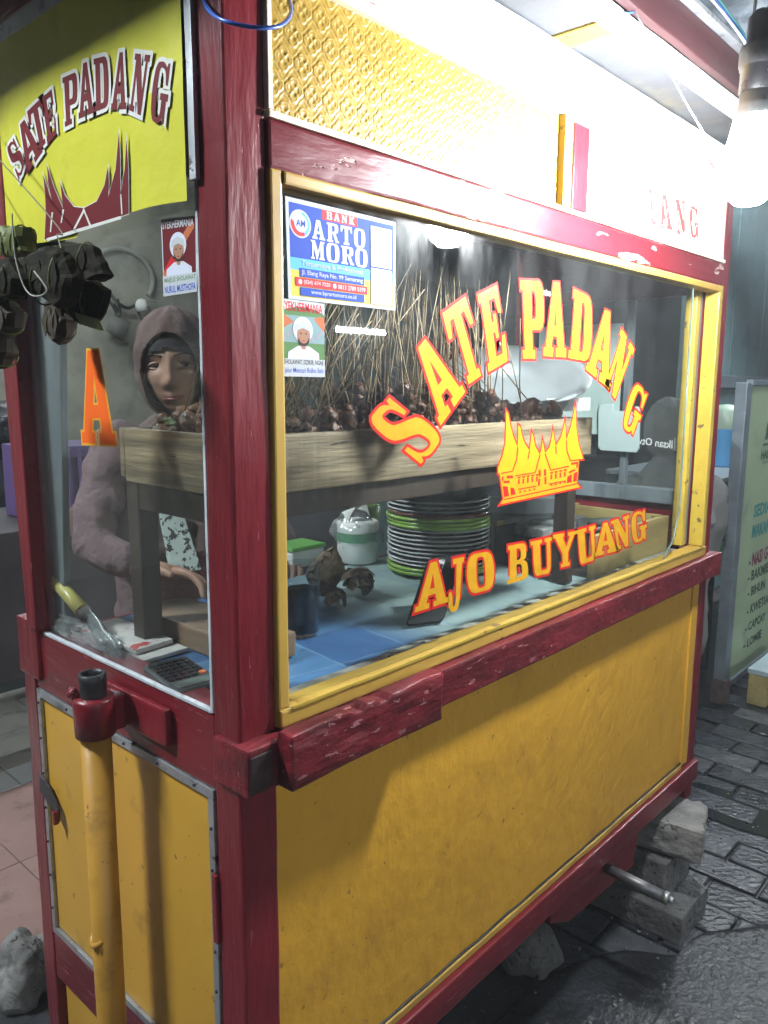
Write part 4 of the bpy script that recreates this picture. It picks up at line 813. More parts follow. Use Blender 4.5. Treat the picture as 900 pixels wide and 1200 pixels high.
# phone leaning
a0, a1 = Vector((.462, .130, TZ)), Vector((.532, .098, TZ)); wdir = (a1 - a0).normalized() * .072
topm = on('z', .945, 530, 627); updir = (topm - (a0 + wdir / 2)).normalized() * .152; nrm = wdir.cross(updir).normalized()
if nrm.dot(CP - a0) < 0: wdir = -wdir; a0 = a1; nrm = -nrm
ph = thing('phone', 'black phone leaning on edge on the blue oilcloth before the plates', 'phone', tuple(a0 + wdir / 2))
M3 = Matrix((wdir.normalized(), updir.normalized(), nrm)).transposed().to_4x4(); M3.translation = a0 + wdir / 2 + nrm * .004
def rrect(wd, h, r, n=5):
    out = []
    for cx, cy, a in ((wd / 2 - r, h - r, 0), (-wd / 2 + r, h - r, PI / 2), (-wd / 2 + r, r, PI), (wd / 2 - r, r, 1.5 * PI)):
        out += [(cx + r * math.cos(a + PI / 2 * k / n), cy + r * math.sin(a + PI / 2 * k / n)) for k in range(n + 1)]
    return out
def loc_prism(name, pts, z0, z1, m, parent, M, r=0):
    return prism(name, [M @ Vector((x, y, z0)) for x, y in pts], M.to_3x3() @ Vector((0, 0, z1 - z0)), m, parent, r)
pb = loc_prism('phone_case', rrect(.074, .156, .010), -.0045, .0045, mat('black_phone_case', (.012, .013, .016), .62, var=.2, spec=.2), ph, M3, .0015)
loc_prism('phone_screen', [(x, y + .003) for x, y in rrect(.069, .150, .008)], -.0052, -.0047, flat('dark_phone_screen', (.01, .011, .014), .06), ph, M3)
cbp = loc_prism('camera_bump', [(x - .016, y + .112) for x, y in rrect(.034, .036, .008)], .0047, .0068, BLACKP, ph, M3, .0006)
for dx, dy in ((-.008, .010), (-.008, .026), (.008, .018)):
    bm = bmesh.new(); tube_bm(bm, [M3 @ Vector((-.016 + dx, .112 + dy, .0069)), M3 @ Vector((-.016 + dx, .112 + dy, .0082))], .0055, 16); obj('lens', bm, flat('camera_lens_glass', (.01, .01, .015), .05), cbp)
# jar with dark liquid
jc = on('z', TZ, 357, 748) + Vector((.015, .022, 0)); jar = thing('glass_jar', 'glass jar of dark blue liquid beside the left edge of the front window', 'jar', tuple(jc))
lathe('jar_glass', [(0, .0), (.027, .0), (.030, .004), (.030, .118), (.0315, .120), (.0315, .124), (.0285, .124), (.0275, .116), (.0275, .006), (0, .004)], jc, CLEAR, jar, 32)
lathe('liquid', [(0, .0045), (.0268, .0065), (.0268, .080), (0, .080)], jc, flat('dark_blue_liquid', (.002, .004, .010), .3, spec=.1), jar, 32)
# tissue roll in its plastic
tcn = on('z', TZ, 418, 662) + Vector((.035, .03, 0)); 
tis = thing('tissue_roll', 'white tissue roll with a green band in torn clear plastic', 'tissue roll', tuple(tcn))
lathe('roll', [(.018, .098), (.018, .10), (.046, .10), (.050, .096), (.050, .074)], tcn, WHITEP, tis, 32)
lathe('band', [(.0505, .0735), (.0505, .052)], tcn, mat('green_white_label', (.05, .26, .12), .5, var=.3, vs=40), tis, 32)
lathe('roll_side', [(.050, .0515), (.050, .004), (.046, 0), (0, 0)], tcn, mat('printed_white_wrap', (.55, .58, .56), .5, var=.15, vs=20), tis, 32)
bm = rockbm((.060, .060, .056), 21, 4, .25); bmesh.ops.translate(bm, vec=tcn + Vector((0, 0, .062)), verts=bm.verts[:]); obj('plastic_wrap', bm, PLASTIC, tis, True)
bm = bmesh.new(); q = [(-.05, 0, .10), (-.02, .01, .115), (.02, .0, .11), (.045, .005, .10)]
g = [[bm.verts.new(tcn + Vector((x + .02 * j * .3 * math.sin(i), -.01 + .03 * j / 4, z + .018 * math.sin(i * 1.3 + j) + .004 * j))) for j in range(5)] for i, (x, y, z) in enumerate(q)]
for i in range(3):
    for j in range(4): bm.faces.new((g[i][j], g[i + 1][j], g[i + 1][j + 1], g[i][j + 1]))
obj('loose_sheet', bm, WHITEP, tis, True)
# woven rice parcels (ketupat)
def weave_mat(n, c, c2):
    m, nt, p, N, L = _m(n); tc = N('ShaderNodeTexCoord'); ck = N('ShaderNodeTexChecker'); ck.inputs['Scale'].default_value = 62; L(tc.outputs['Object'], ck.inputs[0]); ck.inputs[1].default_value = (*c, 1); ck.inputs[2].default_value = (*c2, 1)
    no = N('ShaderNodeTexNoise'); no.inputs['Scale'].default_value = 60; L(tc.outputs['Object'], no.inputs[0])
    mx = N('ShaderNodeMix'); mx.data_type = 'RGBA'; mx.blend_type = 'OVERLAY'; mx.inputs[0].default_value = .7; L(ck.outputs[0], mx.inputs[6]); L(no.outputs['Color'], mx.inputs[7]); L(mx.outputs[2], p.inputs['Base Color']); p.inputs['Roughness'].default_value = .55
    b = N('ShaderNodeBump'); b.inputs['Strength'].default_value = .8; b.inputs['Distance'].default_value = .003; L(ck.outputs['Fac'], b.inputs['Height']); L(b.outputs[0], p.inputs['Normal']); return m
KT = weave_mat('cooked_palm_leaf_weave', (.17, .115, .065), (.10, .068, .04)); LEAF = mat('dry_brown_leaf', (.034, .020, .011), .8, var=.4, vs=20, bump=.7, bs=50, stretch=(1, 1, .2)); LEAFG = mat('dark_olive_leaf', (.013, .011, .005), .8, var=.5, vs=16, bump=1.0, bs=40, stretch=(1, .3, 1), bd=.006, spec=.15)
KG = weave_mat('dark_olive_palm_weave', (.055, .055, .03), (.03, .032, .02))
def ketupat(c, s, rot, m, label, group=None, strips=True, name='rice_parcel'):
    """a diamond cushion of crossed leaf strips; strips stand proud one by one"""
    t = thing(name, label, 'rice parcel', tuple(c), group); M = Matrix.Translation(c) @ rot
    bm = bmesh.new(); n = 14
    def P(u, v, side): 
        b = (1 - abs(u) ** 2.6) * (1 - abs(v) ** 2.6); wv = .028 * s * ((int((u + 1) * 3) + int((v + 1) * 3)) % 2)
        return M @ Vector((u * s * .5, side * (b ** .6 * s * .27 + (wv if b > .05 else 0)), v * s * .5))
    for side in (-1, 1):
        g = [[bm.verts.new(P(-1 + 2 * i / n, -1 + 2 * j / n, side)) for j in range(n + 1)] for i in range(n + 1)]
        for i in range(n):
            for j in range(n): bm.faces.new((g[i][j], g[i + 1][j], g[i + 1][j + 1], g[i][j + 1]) if side < 0 else (g[i][j + 1], g[i + 1][j + 1], g[i + 1][j], g[i][j]))
    bmesh.ops.remove_doubles(bm, verts=bm.verts[:], dist=1e-5); obj('woven_body', bm, m, t)
    if strips:
        for k in range(3):
            a = M @ Vector((s * .45 * (1 if k % 2 else -1), 0, s * (.1 * k))); d = (rot @ Vector((1 if k % 2 else -1, .1 * k, .5 - .5 * k))).normalized(); e = rot @ Vector((0, 1, .2)); wd = s * .07
            bm = bmesh.new(); vs = []
            for q in range(5):
                p = a + d * (s * .11 * q) - Vector((0, 0, .012 * q * q * s)); vs.append((bm.verts.new(p + e * wd * (1 - q / 5)), bm.verts.new(p - e * wd * (1 - q / 5.5))))
            for q in range(4): bm.faces.new((vs[q][0], vs[q + 1][0], vs[q + 1][1], vs[q][1]))
            obj('leaf_tail', bm, m, t)
    return t
E3 = lambda x, y, z: Matrix.Rotation(z, 4, 'Z') @ Matrix.Rotation(y, 4, 'Y') @ Matrix.Rotation(x, 4, 'X')
kc = on('z', TZ + .03, 386, 680) + Vector((.01, .01, 0))
def ribbon_parcel(name, c, s_, rot, m, label, cat, nb=6, loose=0):
    t = thing(name, label, cat, tuple(c)); M = Matrix.Translation(c) @ rot
    def S(u, v, side, up): b = max(0, 1 - abs(u) ** 3) * max(0, 1 - abs(v) ** 3); return M @ Vector((u * s_ * .5, side * (b ** .5 * s_ * .30 + up), v * s_ * .5))
    bm = bmesh.new(); bmesh.ops.create_icosphere(bm, subdivisions=3, radius=1, matrix=M @ Matrix.Diagonal((s_ * .44, s_ * .26, s_ * .44, 1))); obj('rice_core', bm, RUST, t, True)
    for ax_ in (0, 1):
        for i in range(nb):
            bm = bmesh.new(); cu = -1 + 2 * (i + .5) / nb; hw = .86 / nb; pts = []
            for side in (-1, 1):
                for k in range(nb * 3 + 1):
                    w_ = -1 + 2 * k / (nb * 3); w_ = w_ if side < 0 else -w_; cell = int(min(nb - 1, max(0, (w_ + 1) / 2 * nb))); ov = 1 if (cell + i + ax_) % 2 else -1; pts.append((w_, side, ov * .012 * s_ + .01 * s_ + R(-.001, .001) * loose))
            vs = [(bm.verts.new(S(*((cu - hw, w_) if ax_ else (w_, cu - hw)), sd, up)), bm.verts.new(S(*((cu + hw, w_) if ax_ else (w_, cu + hw)), sd, up))) for w_, sd, up in pts]
            for p_, q_ in zip(vs, vs[1:]): bm.faces.new((p_[0], q_[0], q_[1], p_[1]))
            obj('leaf_strip', bm, m, t)
    return t
STR1 = mat('brown_leaf_strip', (.20, .14, .085), .5, var=.35, vs=30, bump=.5, bs=90)
ribbon_parcel('rice_parcel', kc + Vector((-.010, 0, .014)), .085, E3(.5, .75, .5), STR1, 'woven brown rice parcel on the oilcloth behind the jar', 'rice parcel')
def leaf_heap(c, s_, n, label, seed):
    rr = random.Random(seed); t = thing('leaf_wrapper', label, 'leaf wrapper', tuple(c))
    for i in range(n):
        d = Vector((rr.gauss(0, 1), rr.gauss(0, 1), abs(rr.gauss(0, .8)))).normalized(); e = d.cross(Vector((rr.gauss(0, 1), rr.gauss(0, 1), rr.gauss(0, 1)))).normalized(); f = d.cross(e)
        bm = bmesh.new(); L1 = s_ * rr.uniform(.8, 1.4); wd = s_ * rr.uniform(.16, .32); g = []
        for k in range(9):
            t_ = k / 8 - .5; p = c + d * s_ * .62 * (math.cos(t_ * 2.4)) * .9 + e * L1 * math.sin(t_ * 2.2) * .62; p.z = max(TZ + .002, p.z)
            g.append([bm.verts.new(p + f * wd * q * (1 - (2 * t_) ** 2 * .6) + d * (.004 * noise.noise(p * 60) + .003 * q * q)) for q in (-1, -.4, .4, 1)])
        for a_, b_ in zip(g, g[1:]):
            for q in range(3): bm.faces.new((a_[q], b_[q], b_[q + 1], a_[q + 1]))
        obj('leaf_strip', bm, (LEAF, STR1)[i % 2], t)
leaf_heap(on('z', TZ + .03, 420, 683), .046, 16, 'crumpled dry leaf wrapper beside the woven parcel and tissue roll', 5)
leaf_heap(on('z', TZ + .018, 392, 702), .034, 12, 'small crumpled leaf wrapper in front of the woven parcel', 8)
gb = on('z', TZ + .03, 362, 650)
bx_ = thing('plastic_box', 'white and green lidded plastic box behind the glass jar', 'box', tuple(gb))
P_('box_body', tuple(gb + Vector((-.05, .0, -.028))), tuple(gb + Vector((.05, .08, .012))), mat('white_box_plastic', (.6, .62, .6), .35, var=.06), .006, 0, parent=bx_)
P_('box_lid', tuple(gb + Vector((-.053, -.003, .0125))), tuple(gb + Vector((.053, .083, .022))), mat('green_lid_plastic', (.16, .40, .10), .35, var=.06), .004, 0, parent=bx_)
# bottle / red capped pot behind the roll
bc = on('z', TZ, 432, 640) + Vector((.06, .10, 0)); bt = thing('sauce_bottle', 'slim pale sauce bottle with red cap behind the tissue roll', 'bottle', tuple(bc))
lathe('bottle_body', [(0, 0), (.018, 0), (.02, .004), (.02, .09), (.012, .11), (.010, .125)], bc, mat('pale_bottle', (.5, .45, .36), .3, var=.1), bt, 20); lathe('bottle_cap', [(.0125, .12), (.0125, .145), (0, .146)], bc, flat('red_cap', (.35, .02, .02), .35), bt, 16)
lathe('green_cup', [(0, 0), (.026, 0), (.034, .09), (.032, .09), (.025, .006), (0, .004)], on('z', TZ, 442, 634) + Vector((.03, .06, 0)), mat('green_cup_plastic', (.22, .36, .08), .35, var=.1), None, 24); tag(bpy.data.objects['green_cup'], 'green plastic cup between the tissue roll and the plates', 'cup')
# dark tray and wooden crate at the right
mt = thing('metal_drawer', 'dark metal drawer holding small grey packs right of the plates', 'drawer', (1.10, .22, TZ))
dx0, dx1, dy0, dy1 = .99, 1.26, .145, .30
for lo, hi in (((dx0, dy0, TZ), (dx1, dy0 + .006, .885)), ((dx0, dy1, TZ), (dx1, dy1 + .006, .90)), ((dx0, dy0 + .0065, TZ), (dx0 + .006, dy1 - .0005, .89)), ((dx1 - .006, dy0 + .0065, TZ), (dx1, dy1 - .0005, .89))): P_('drawer_side', lo, hi, DARKM, .0015, .001, 70, parent=mt)
P_('drawer_rim', (dx0 - .003, dy0 - .004, .8855), (dx1, dy0 + .004, .892), METAL, .002, 0, parent=mt)
for k in range(4): o = box('grey_pack', (1.02 + k * .055, .19, .86), (1.066 + k * .055, .27, .905 + .006 * (k % 2)), mat('grey_paper_pack', (.30, .31, .31), .5, var=.5, vs=60), None, .004); tag(o, 'small grey pack standing in the dark metal drawer', 'pack', 'packs in the drawer')
lathe('steel_pan', [(0, 0), (.11, 0), (.12, .006), (.135, .04), (.14, .042), (.135, .044), (.115, .010), (0, .006)], (1.12, .33, .93), STEEL, None, 40); tag(bpy.data.objects['steel_pan'], 'shallow steel pan resting behind the metal drawer', 'pan')
lathe('pan_stand', [(.09, 0), (.09, .117), (0, .1175)], (1.12, .40, TZ), DARKM, None, 24); tag(bpy.data.objects['pan_stand'], 'dark round pot under the shallow steel pan', 'pot')
cr = thing('wooden_crate', 'yellowed open wooden crate at the right end of the cart table', 'crate', (1.22, .15, .805))
P_('crate_board', (1.02, .064, .8055), (1.425, .076, .905), WOODY, .002, .002, 71, parent=cr)
P_('crate_board', (1.02, .32, .8055), (1.425, .332, .91), WOODY, .002, .002, 72, parent=cr); P_('crate_board', (1.413, .0765, .8055), (1.425, .3195, .905), WOODY, .002, .002, 73, parent=cr)
P_('crate_base', (1.28, .0765, .8055), (1.4125, .3195, .812), WOODG, .001, 0, parent=cr)
tag(box('grey_cloth', (1.29, .10, .813), (1.40, .30, .885), mat('grey_rag', (.11, .13, .13), .8, var=.4, vs=20, bump=.8), None, .02, 3, .012, 8, 5), 'grey folded rag lying in the yellowed wooden crate', 'rag')
# white cutting board hanging at the far end
cbd = thing('cutting_board', 'milky white cutting board with a slot handle hanging at the far pane', 'cutting board', (1.46, .28, 1.1))
pts = [on('x', 1.462, *p) for p in ((703, 474), (718, 473), (718.5, 481), (742, 483), (744, 476), (747, 477), (749, 482), (748, 526), (745, 530.5), (704, 528), (700.5, 524), (701, 480))]
prism('board', pts, (.010, 0, 0), mat('milky_white_plastic', (.50, .60, .60), .35, var=.06), cbd, .0015)
# wood block, calculator, papers, knife at the glazed end
tag(box('wood_block', (.135, .16, TZ), (.235, .47, .852), mat('brown_timber_block', (.22, .14, .085), .6, var=.3, vs=12, bump=.5, stretch=(1, .2, 1)), None, .004, 2, .0015), 'flat brown timber block lying on the table behind the calculator', 'timber block')
cal = thing('calculator', 'dark grey calculator with black keys near the glazed cart end', 'calculator', (.05, .2, TZ))
MC = Matrix.Translation((.049, .197, TZ + .001)) @ Matrix.Rotation(-.12, 4, 'Z') @ Matrix.Rotation(.06, 4, 'X')
cbody = loc_prism('calculator_body', [(x, y - .055) for x, y in rrect(.070, .112, .010)], 0, .012, mat('dark_grey_case', (.045, .05, .055), .35, var=.1), cal, MC, .002)
loc_prism('display', [(x, y - .046) for x, y in rrect(.056, .02, .002)], .0122, .0132, flat('lcd_glass', (.10, .12, .11), .1), cal, MC)
for i in range(5):
    for j in range(6):
        loc_prism('key', [(x - .0245 + i * .0122, y - .020 + j * .0118) for x, y in rrect(.0095, .0085, .002, 2)], .0122, .0150, (flat('orange_key', (.6, .15, .05), .4) if (i, j) == (4, 0) else BLACKP), cbody, MC)
KEYW = flat('key_print', (.6, .6, .6), .5)
pr_ = thing('newspaper', 'folded red and white printed paper by the left edge of the end window', 'newspaper', (.09, .42, TZ))
PAP = mat('printed_paper', (.55, .52, .50), .6, var=.2, vs=40, chips=.8, chipcol=(.45, .05, .05), chs=24)
P_('paper_sheet', (.045, .30, TZ), (.130, .50, TZ + .006), PAP, .001, .003, 80, parent=pr_); P_('paper_fold', (.05, .33, TZ + .008), (.120, .50, TZ + .016), PAP, .001, .004, 81, parent=pr_)
kn = thing('putty_knife', 'yellow handled trowel wrapped in clear plastic leaning inside the end window', 'trowel', (.026, .34, .82))
k0, k1, k2, k3 = [on('x', .030, *p) for p in ((62, 677), (97, 716), (103, 727), (143, 782))]
tube('knife_handle', [k0, k0.lerp(k1, .15), k0.lerp(k1, .5), k1], [.006, .0115, .011, .0125], mat('pale_yellow_handle', (.55, .47, .14), .3, var=.1), kn, 16)
tube('ferrule', [k1, k2], [.0115, .010], RUST, kn, 16)
prism('blade', [on('x', .028, *p) for p in ((97, 724), (108, 718), (132, 752), (144, 784), (118, 762))], (.002, 0, 0), METAL, kn, 0)
bm = bmesh.new(); vs = []
A_ = on('x', .028, 100, 712); B_ = on('x', .028, 144, 790); sdv = (B_ - A_).cross(Vector((1, 0, 0))).normalized()
for i in range(13):
    t = i / 12; r = .010 + .024 * t if t < .85 else .030 * (1 - t) * 4; ring = []
    for k in range(14):
        a = 2 * PI * k / 14; p = A_.lerp(B_, t) + sdv * math.cos(a) * r + Vector((1, 0, 0)) * math.sin(a) * r * .35; p += Vector((noise.noise(p * 90) * .3, noise.noise(p * 90 + Vector((3, 0, 0))), noise.noise(p * 90 + Vector((0, 3, 0))))) * .006
        ring.append(bm.verts.new(p))
    vs.append(ring)
for a, b in zip(vs, vs[1:]):
    for k in range(14): bm.faces.new((a[k], a[(k + 1) % 14], b[(k + 1) % 14], b[k]))
obj('plastic_bag', bm, PLASTIC, kn, True)
bm = rockbm((.012, .10, .018), 44, 4, .5); bmesh.ops.transform(bm, matrix=Matrix.Translation((.022, .43, .838)), verts=bm.verts[:]); tag(obj('crumpled_plastic', bm, PLASTIC, None, True), 'crumpled clear plastic along the bottom of the end window', 'plastic film')
# hanging parcels outside the end, under the eave
LGR = mat('olive_green_leaf', (.09, .11, .02), .45, var=.3, vs=12, bump=.5, bs=40)
shapes = [([(58, 292), (80, 284), (112, 288), (127, 322), (118, 331), (92, 326), (66, 318)], -.05, LEAFG, 'dark leaf packet tied at its neck just under the yellow banner'),
          ([(82, 332), (108, 327), (125, 340), (122, 358), (112, 378), (98, 380), (84, 366), (76, 350)], -.075, LEAFG, 'dark leaf packet with frayed green ends hanging lowest on the right'),
          ([(28, 304), (60, 290), (78, 296), (92, 326), (86, 352), (74, 362), (50, 344), (30, 342)], -.11, LEAFG, 'broad olive leaf packet in the middle of the hanging bunch'),
          ([(-14, 308), (14, 302), (29, 326), (26, 346), (4, 354), (-14, 352)], -.13, LEAFG, 'olive leaf packet at the left picture edge under the banner corner'),
          ([(-12, 356), (12, 352), (22, 366), (21, 384), (6, 396), (-12, 396)], -.12, LEAF, 'brown leaf packet hanging below the olive ones at the far left'),
          ([(62, 352), (78, 350), (83, 376), (80, 396), (73, 405), (65, 394), (60, 372)], -.035, LEAF, 'narrow brown leaf packet hanging behind the bunch over the grey board'),
          ([(-10, 398), (10, 394), (12, 412), (6, 430), (-10, 434)], -.10, LEAF, 'lowest brown leaf packet at the left picture edge'),
          ([(8, 264), (31, 266), (36, 294), (26, 304), (8, 300)], -.09, LGR, 'fresh green folded leaf hanging over the lower left corner of the banner')]
for n_, (pp, xx, m, lab) in enumerate(shapes):
    P3 = [on('x', xx, *p) for p in pp]; cc = sum(P3, Vector()) / len(P3); t = thing('leaf_packet', lab, 'leaf packet', tuple(cc), 'leaf packets hanging at the cart end')
    bm = bmesh.new(); lay = []
    for dx, sc2 in ((.013, .55), (.011, .86), (.005, 1.0), (-.005, 1.0), (-.012, .86), (-.014, .5)):
        ring = []
        for k in range(len(P3)):
            for q in range(5):
                p = P3[k].lerp(P3[(k + 1) % len(P3)], q / 5); p = cc + (p - cc) * sc2; p.x = xx + dx; v_ = Vector((noise.noise(p * 60), noise.noise(p * 60 + Vector((5, 0, 0))), noise.noise(p * 60 + Vector((0, 5, 0))))) * .004; ring.append(bm.verts.new(p + v_))
        lay.append(ring)
    n = len(lay[0])
    for a_, b_ in zip(lay, lay[1:]):
        for k in range(n): bm.faces.new((a_[k], b_[k], b_[(k + 1) % n], a_[(k + 1) % n]))
    for rg in (lay[0], lay[-1]):
        cv = bm.verts.new(sum((v.co for v in rg), Vector()) / n + Vector((.002 if rg is lay[0] else -.003, 0, 0)))
        for k in range(n): bm.faces.new((rg[k], rg[(k + 1) % n], cv))
    bmesh.ops.recalc_face_normals(bm, faces=bm.faces[:]); obj('leaf_wrap', bm, m, t)
    wy = max(abs(p.y - cc.y) for p in P3); wz = max(abs(p.z - cc.z) for p in P3)
    for q in (-.35, .3): tube('leaf_tie', [Vector((xx + .0165 * math.cos(a_), cc.y + q * wy + .004 * math.sin(a_ * 2), cc.z + wz * .80 * math.sin(a_))) for a_ in [2 * PI * k / 20 for k in range(21)]], .0011, LGR, t, 5)
    for q in range(3):
        y_ = cc.y + (q - 1) * wy * .5; prism('leaf_fold', [Vector((xx - .0135, y_, cc.z + wz * .55)), Vector((xx - .0150, y_ + .010, cc.z + wz * .1)), Vector((xx - .0135, y_ + .004, cc.z - wz * .6)), Vector((xx - .0140, y_ - .006, cc.z - wz * .1))], (-.0012, 0, 0), m, t)
    if n_ in (0, 3): tp = max(P3, key=lambda p: p.z); tube('hanging_string', spline([cc + Vector((-.02, 0, .0)), tp + Vector((-.012, .004, .006)), tp + Vector((-.01, .05, .05)), Vector((-.15, .70 + .02 * n_, 1.80))]), .0010, mat('pale_string', (.25, .24, .19), .7), t, 5)
    if n_ == 1:
        for q in range(5):
            a_ = on('x', xx - .012, 90 + q * 5, 366 + q * 1.5); prism('frayed_leaf', [a_, a_ + Vector((0, -.012, -.003)), a_ + Vector((0, -.022, -.016)), a_ + Vector((0, -.014, -.015))], (-.004, 0, 0), LGR, t)
tag(tube('loose_string', spline([on('x', -.16, *p) for p in ((14, 250), (18, 300), (28, 335), (40, 347), (55, 340), (40, 318))]), .0009, mat('pale_twine', (.35, .34, .3), .7), None, 5), 'loose pale string looping over the bunch of leaf packets', 'string')

# ================================================================== PEOPLE
SKN = mat('brown_skin', (.33, .185, .125), .5, var=.10, vs=14, bump=.12, bs=160); LIP = flat('lips', (.24, .07, .06), .4); EYW = flat('eye_white', (.55, .52, .48), .25); IRI = flat('dark_iris', (.01, .007, .005), .12); BROW = flat('eyebrow', (.03, .018, .012), .8)
def G(x, s): return math.exp(-(x / s) ** 2)
def head_point(th, ph):
    """front is -y; th from the crown down, ph round (0 = front)"""
    x = math.sin(th) * math.sin(ph); y = -math.sin(th) * math.cos(ph); z = math.cos(th)
    f = max(0, -y)
    X = .072 * x * (1 - .30 * max(0, -z) ** 1.6 * (1)) ; Y = .092 * y; Z = .112 * z
    if z < 0: Z *= 1 + .06 * f
    if f > .15:
        d = 0
        d += .0145 * G(X, .0092 + .004 * G(Z + .027, .014)) * (G(Z + .022, .016) + .62 * G(Z - .004, .022))        # nose
        d += .006 * (G(X - .013, .008) + G(X + .013, .008)) * G(Z + .030, .009)                                     # nostrils
        d -= .010 * (G(X - .031, .017) + G(X + .031, .017)) * G(Z - .012, .013)                                     # sockets
        d += .004 * (G(X - .030, .022) + G(X + .030, .022)) * G(Z - .032, .009)                                     # brow
        d += .0065 * G(X, .021) * (G(Z + .054, .0055) + 1.1 * G(Z + .064, .0065)) - .003 * G(X, .022) * G(Z + .0588, .0022)   # lips
        d += .007 * G(X, .020) * G(Z + .088, .014)                                                                 # chin
        d += .005 * (G(X - .045, .018) + G(X + .045, .018)) * G(Z + .018, .020)                                     # cheeks
        d -= .003 * G(X, .02) * G(Z + .076, .006)
        Y -= d * min(1, f * 1.6)
    return Vector((X, Y, Z))
def head_bm(bm, M, n=84, mth=90):
    rings = []
    for i in range(1, mth):
        rings.append([bm.verts.new(M @ head_point(PI * i / mth, 2 * PI * k / n)) for k in range(n)])
    t = bm.verts.new(M @ head_point(0, 0)); b = bm.verts.new(M @ head_point(PI, 0))
    for k in range(n): bm.faces.new((t, rings[0][k], rings[0][(k + 1) % n])); bm.faces.new((b, rings[-1][(k + 1) % n], rings[-1][k]))
    for a, c in zip(rings, rings[1:]):
        for k in range(n): bm.faces.new((a[k], c[k], c[(k + 1) % n], a[(k + 1) % n]))
def front_y(x, z):
    best = None
    for i in range(20, 80):
        th = PI * i / 100
        for ph in (math.asin(max(-1, min(1, x / (.072 * math.sin(th) + 1e-6)))),):
            p = head_point(th, ph); e = abs(p.z - z)
            if best is None or e < best[0]: best = (e, p.y)
    return best[1]
def skin_mesh(verts, edges, radii, sub=2):
    me = bpy.data.meshes.new('limbs'); me.from_pydata(verts, edges, []); o = bpy.data.objects.new('limbs', me); link(o)
    sm = o.modifiers.new('s', 'SKIN'); sm.use_smooth_shade = True
    for i, r in enumerate(radii): me.skin_vertices[0].data[i].radius = (r, r) if not isinstance(r, tuple) else r
    me.skin_vertices[0].data[0].use_root = True
    ss = o.modifiers.new('u', 'SUBSURF'); ss.levels = sub; ss.render_levels = sub
    dg = bpy.context.evaluated_depsgraph_get(); dg.update(); out = bpy.data.meshes.new_from_object(o.evaluated_get(dg)); bpy.data.objects.remove(o); return out
def chain(V, E_, Rr, pts, rs, start=None):
    prev = start
    for p, r in zip(pts, rs):
        V.append(tuple(p)); Rr.append(r); i = len(V) - 1
        if prev is not None: E_.append((prev, i))
        prev = i
    return prev
def hand(V, E_, Rr, wrist_i, wrist, d, side, curl=.5, s=1.0):
    """palm and five curled fingers; d = direction of the hand, side = towards the thumb"""
    d = Vector(d).normalized(); side = (Vector(side) - d * Vector(side).dot(d)).normalized(); dn = d.cross(side).normalized()
    if dn.z > 0: dn = -dn
    pc = chain(V, E_, Rr, [wrist + d * .035 * s], [(.020 * s, .013 * s)], wrist_i)
    for k, (o_, l) in enumerate(((.026, .068), (.009, .076), (-.009, .071), (-.026, .057))):
        b = wrist + d * .078 * s + side * o_ * s; l *= s
        chain(V, E_, Rr, [b, b + d * l * .42 + dn * l * .12 * curl * 2, b + d * l * .72 + dn * l * .40 * curl * 2, b + d * l * .85 + dn * l * .75 * curl * 2], [.0095 * s, .0085 * s, .0075 * s, .006 * s], pc)
    b = wrist + d * .025 * s + side * .028 * s; chain(V, E_, Rr, [b, b + d * .028 * s + side * .020 * s + dn * .006, b + d * .052 * s + side * .024 * s + dn * .016], [.0115 * s, .0095 * s, .0075 * s], pc)
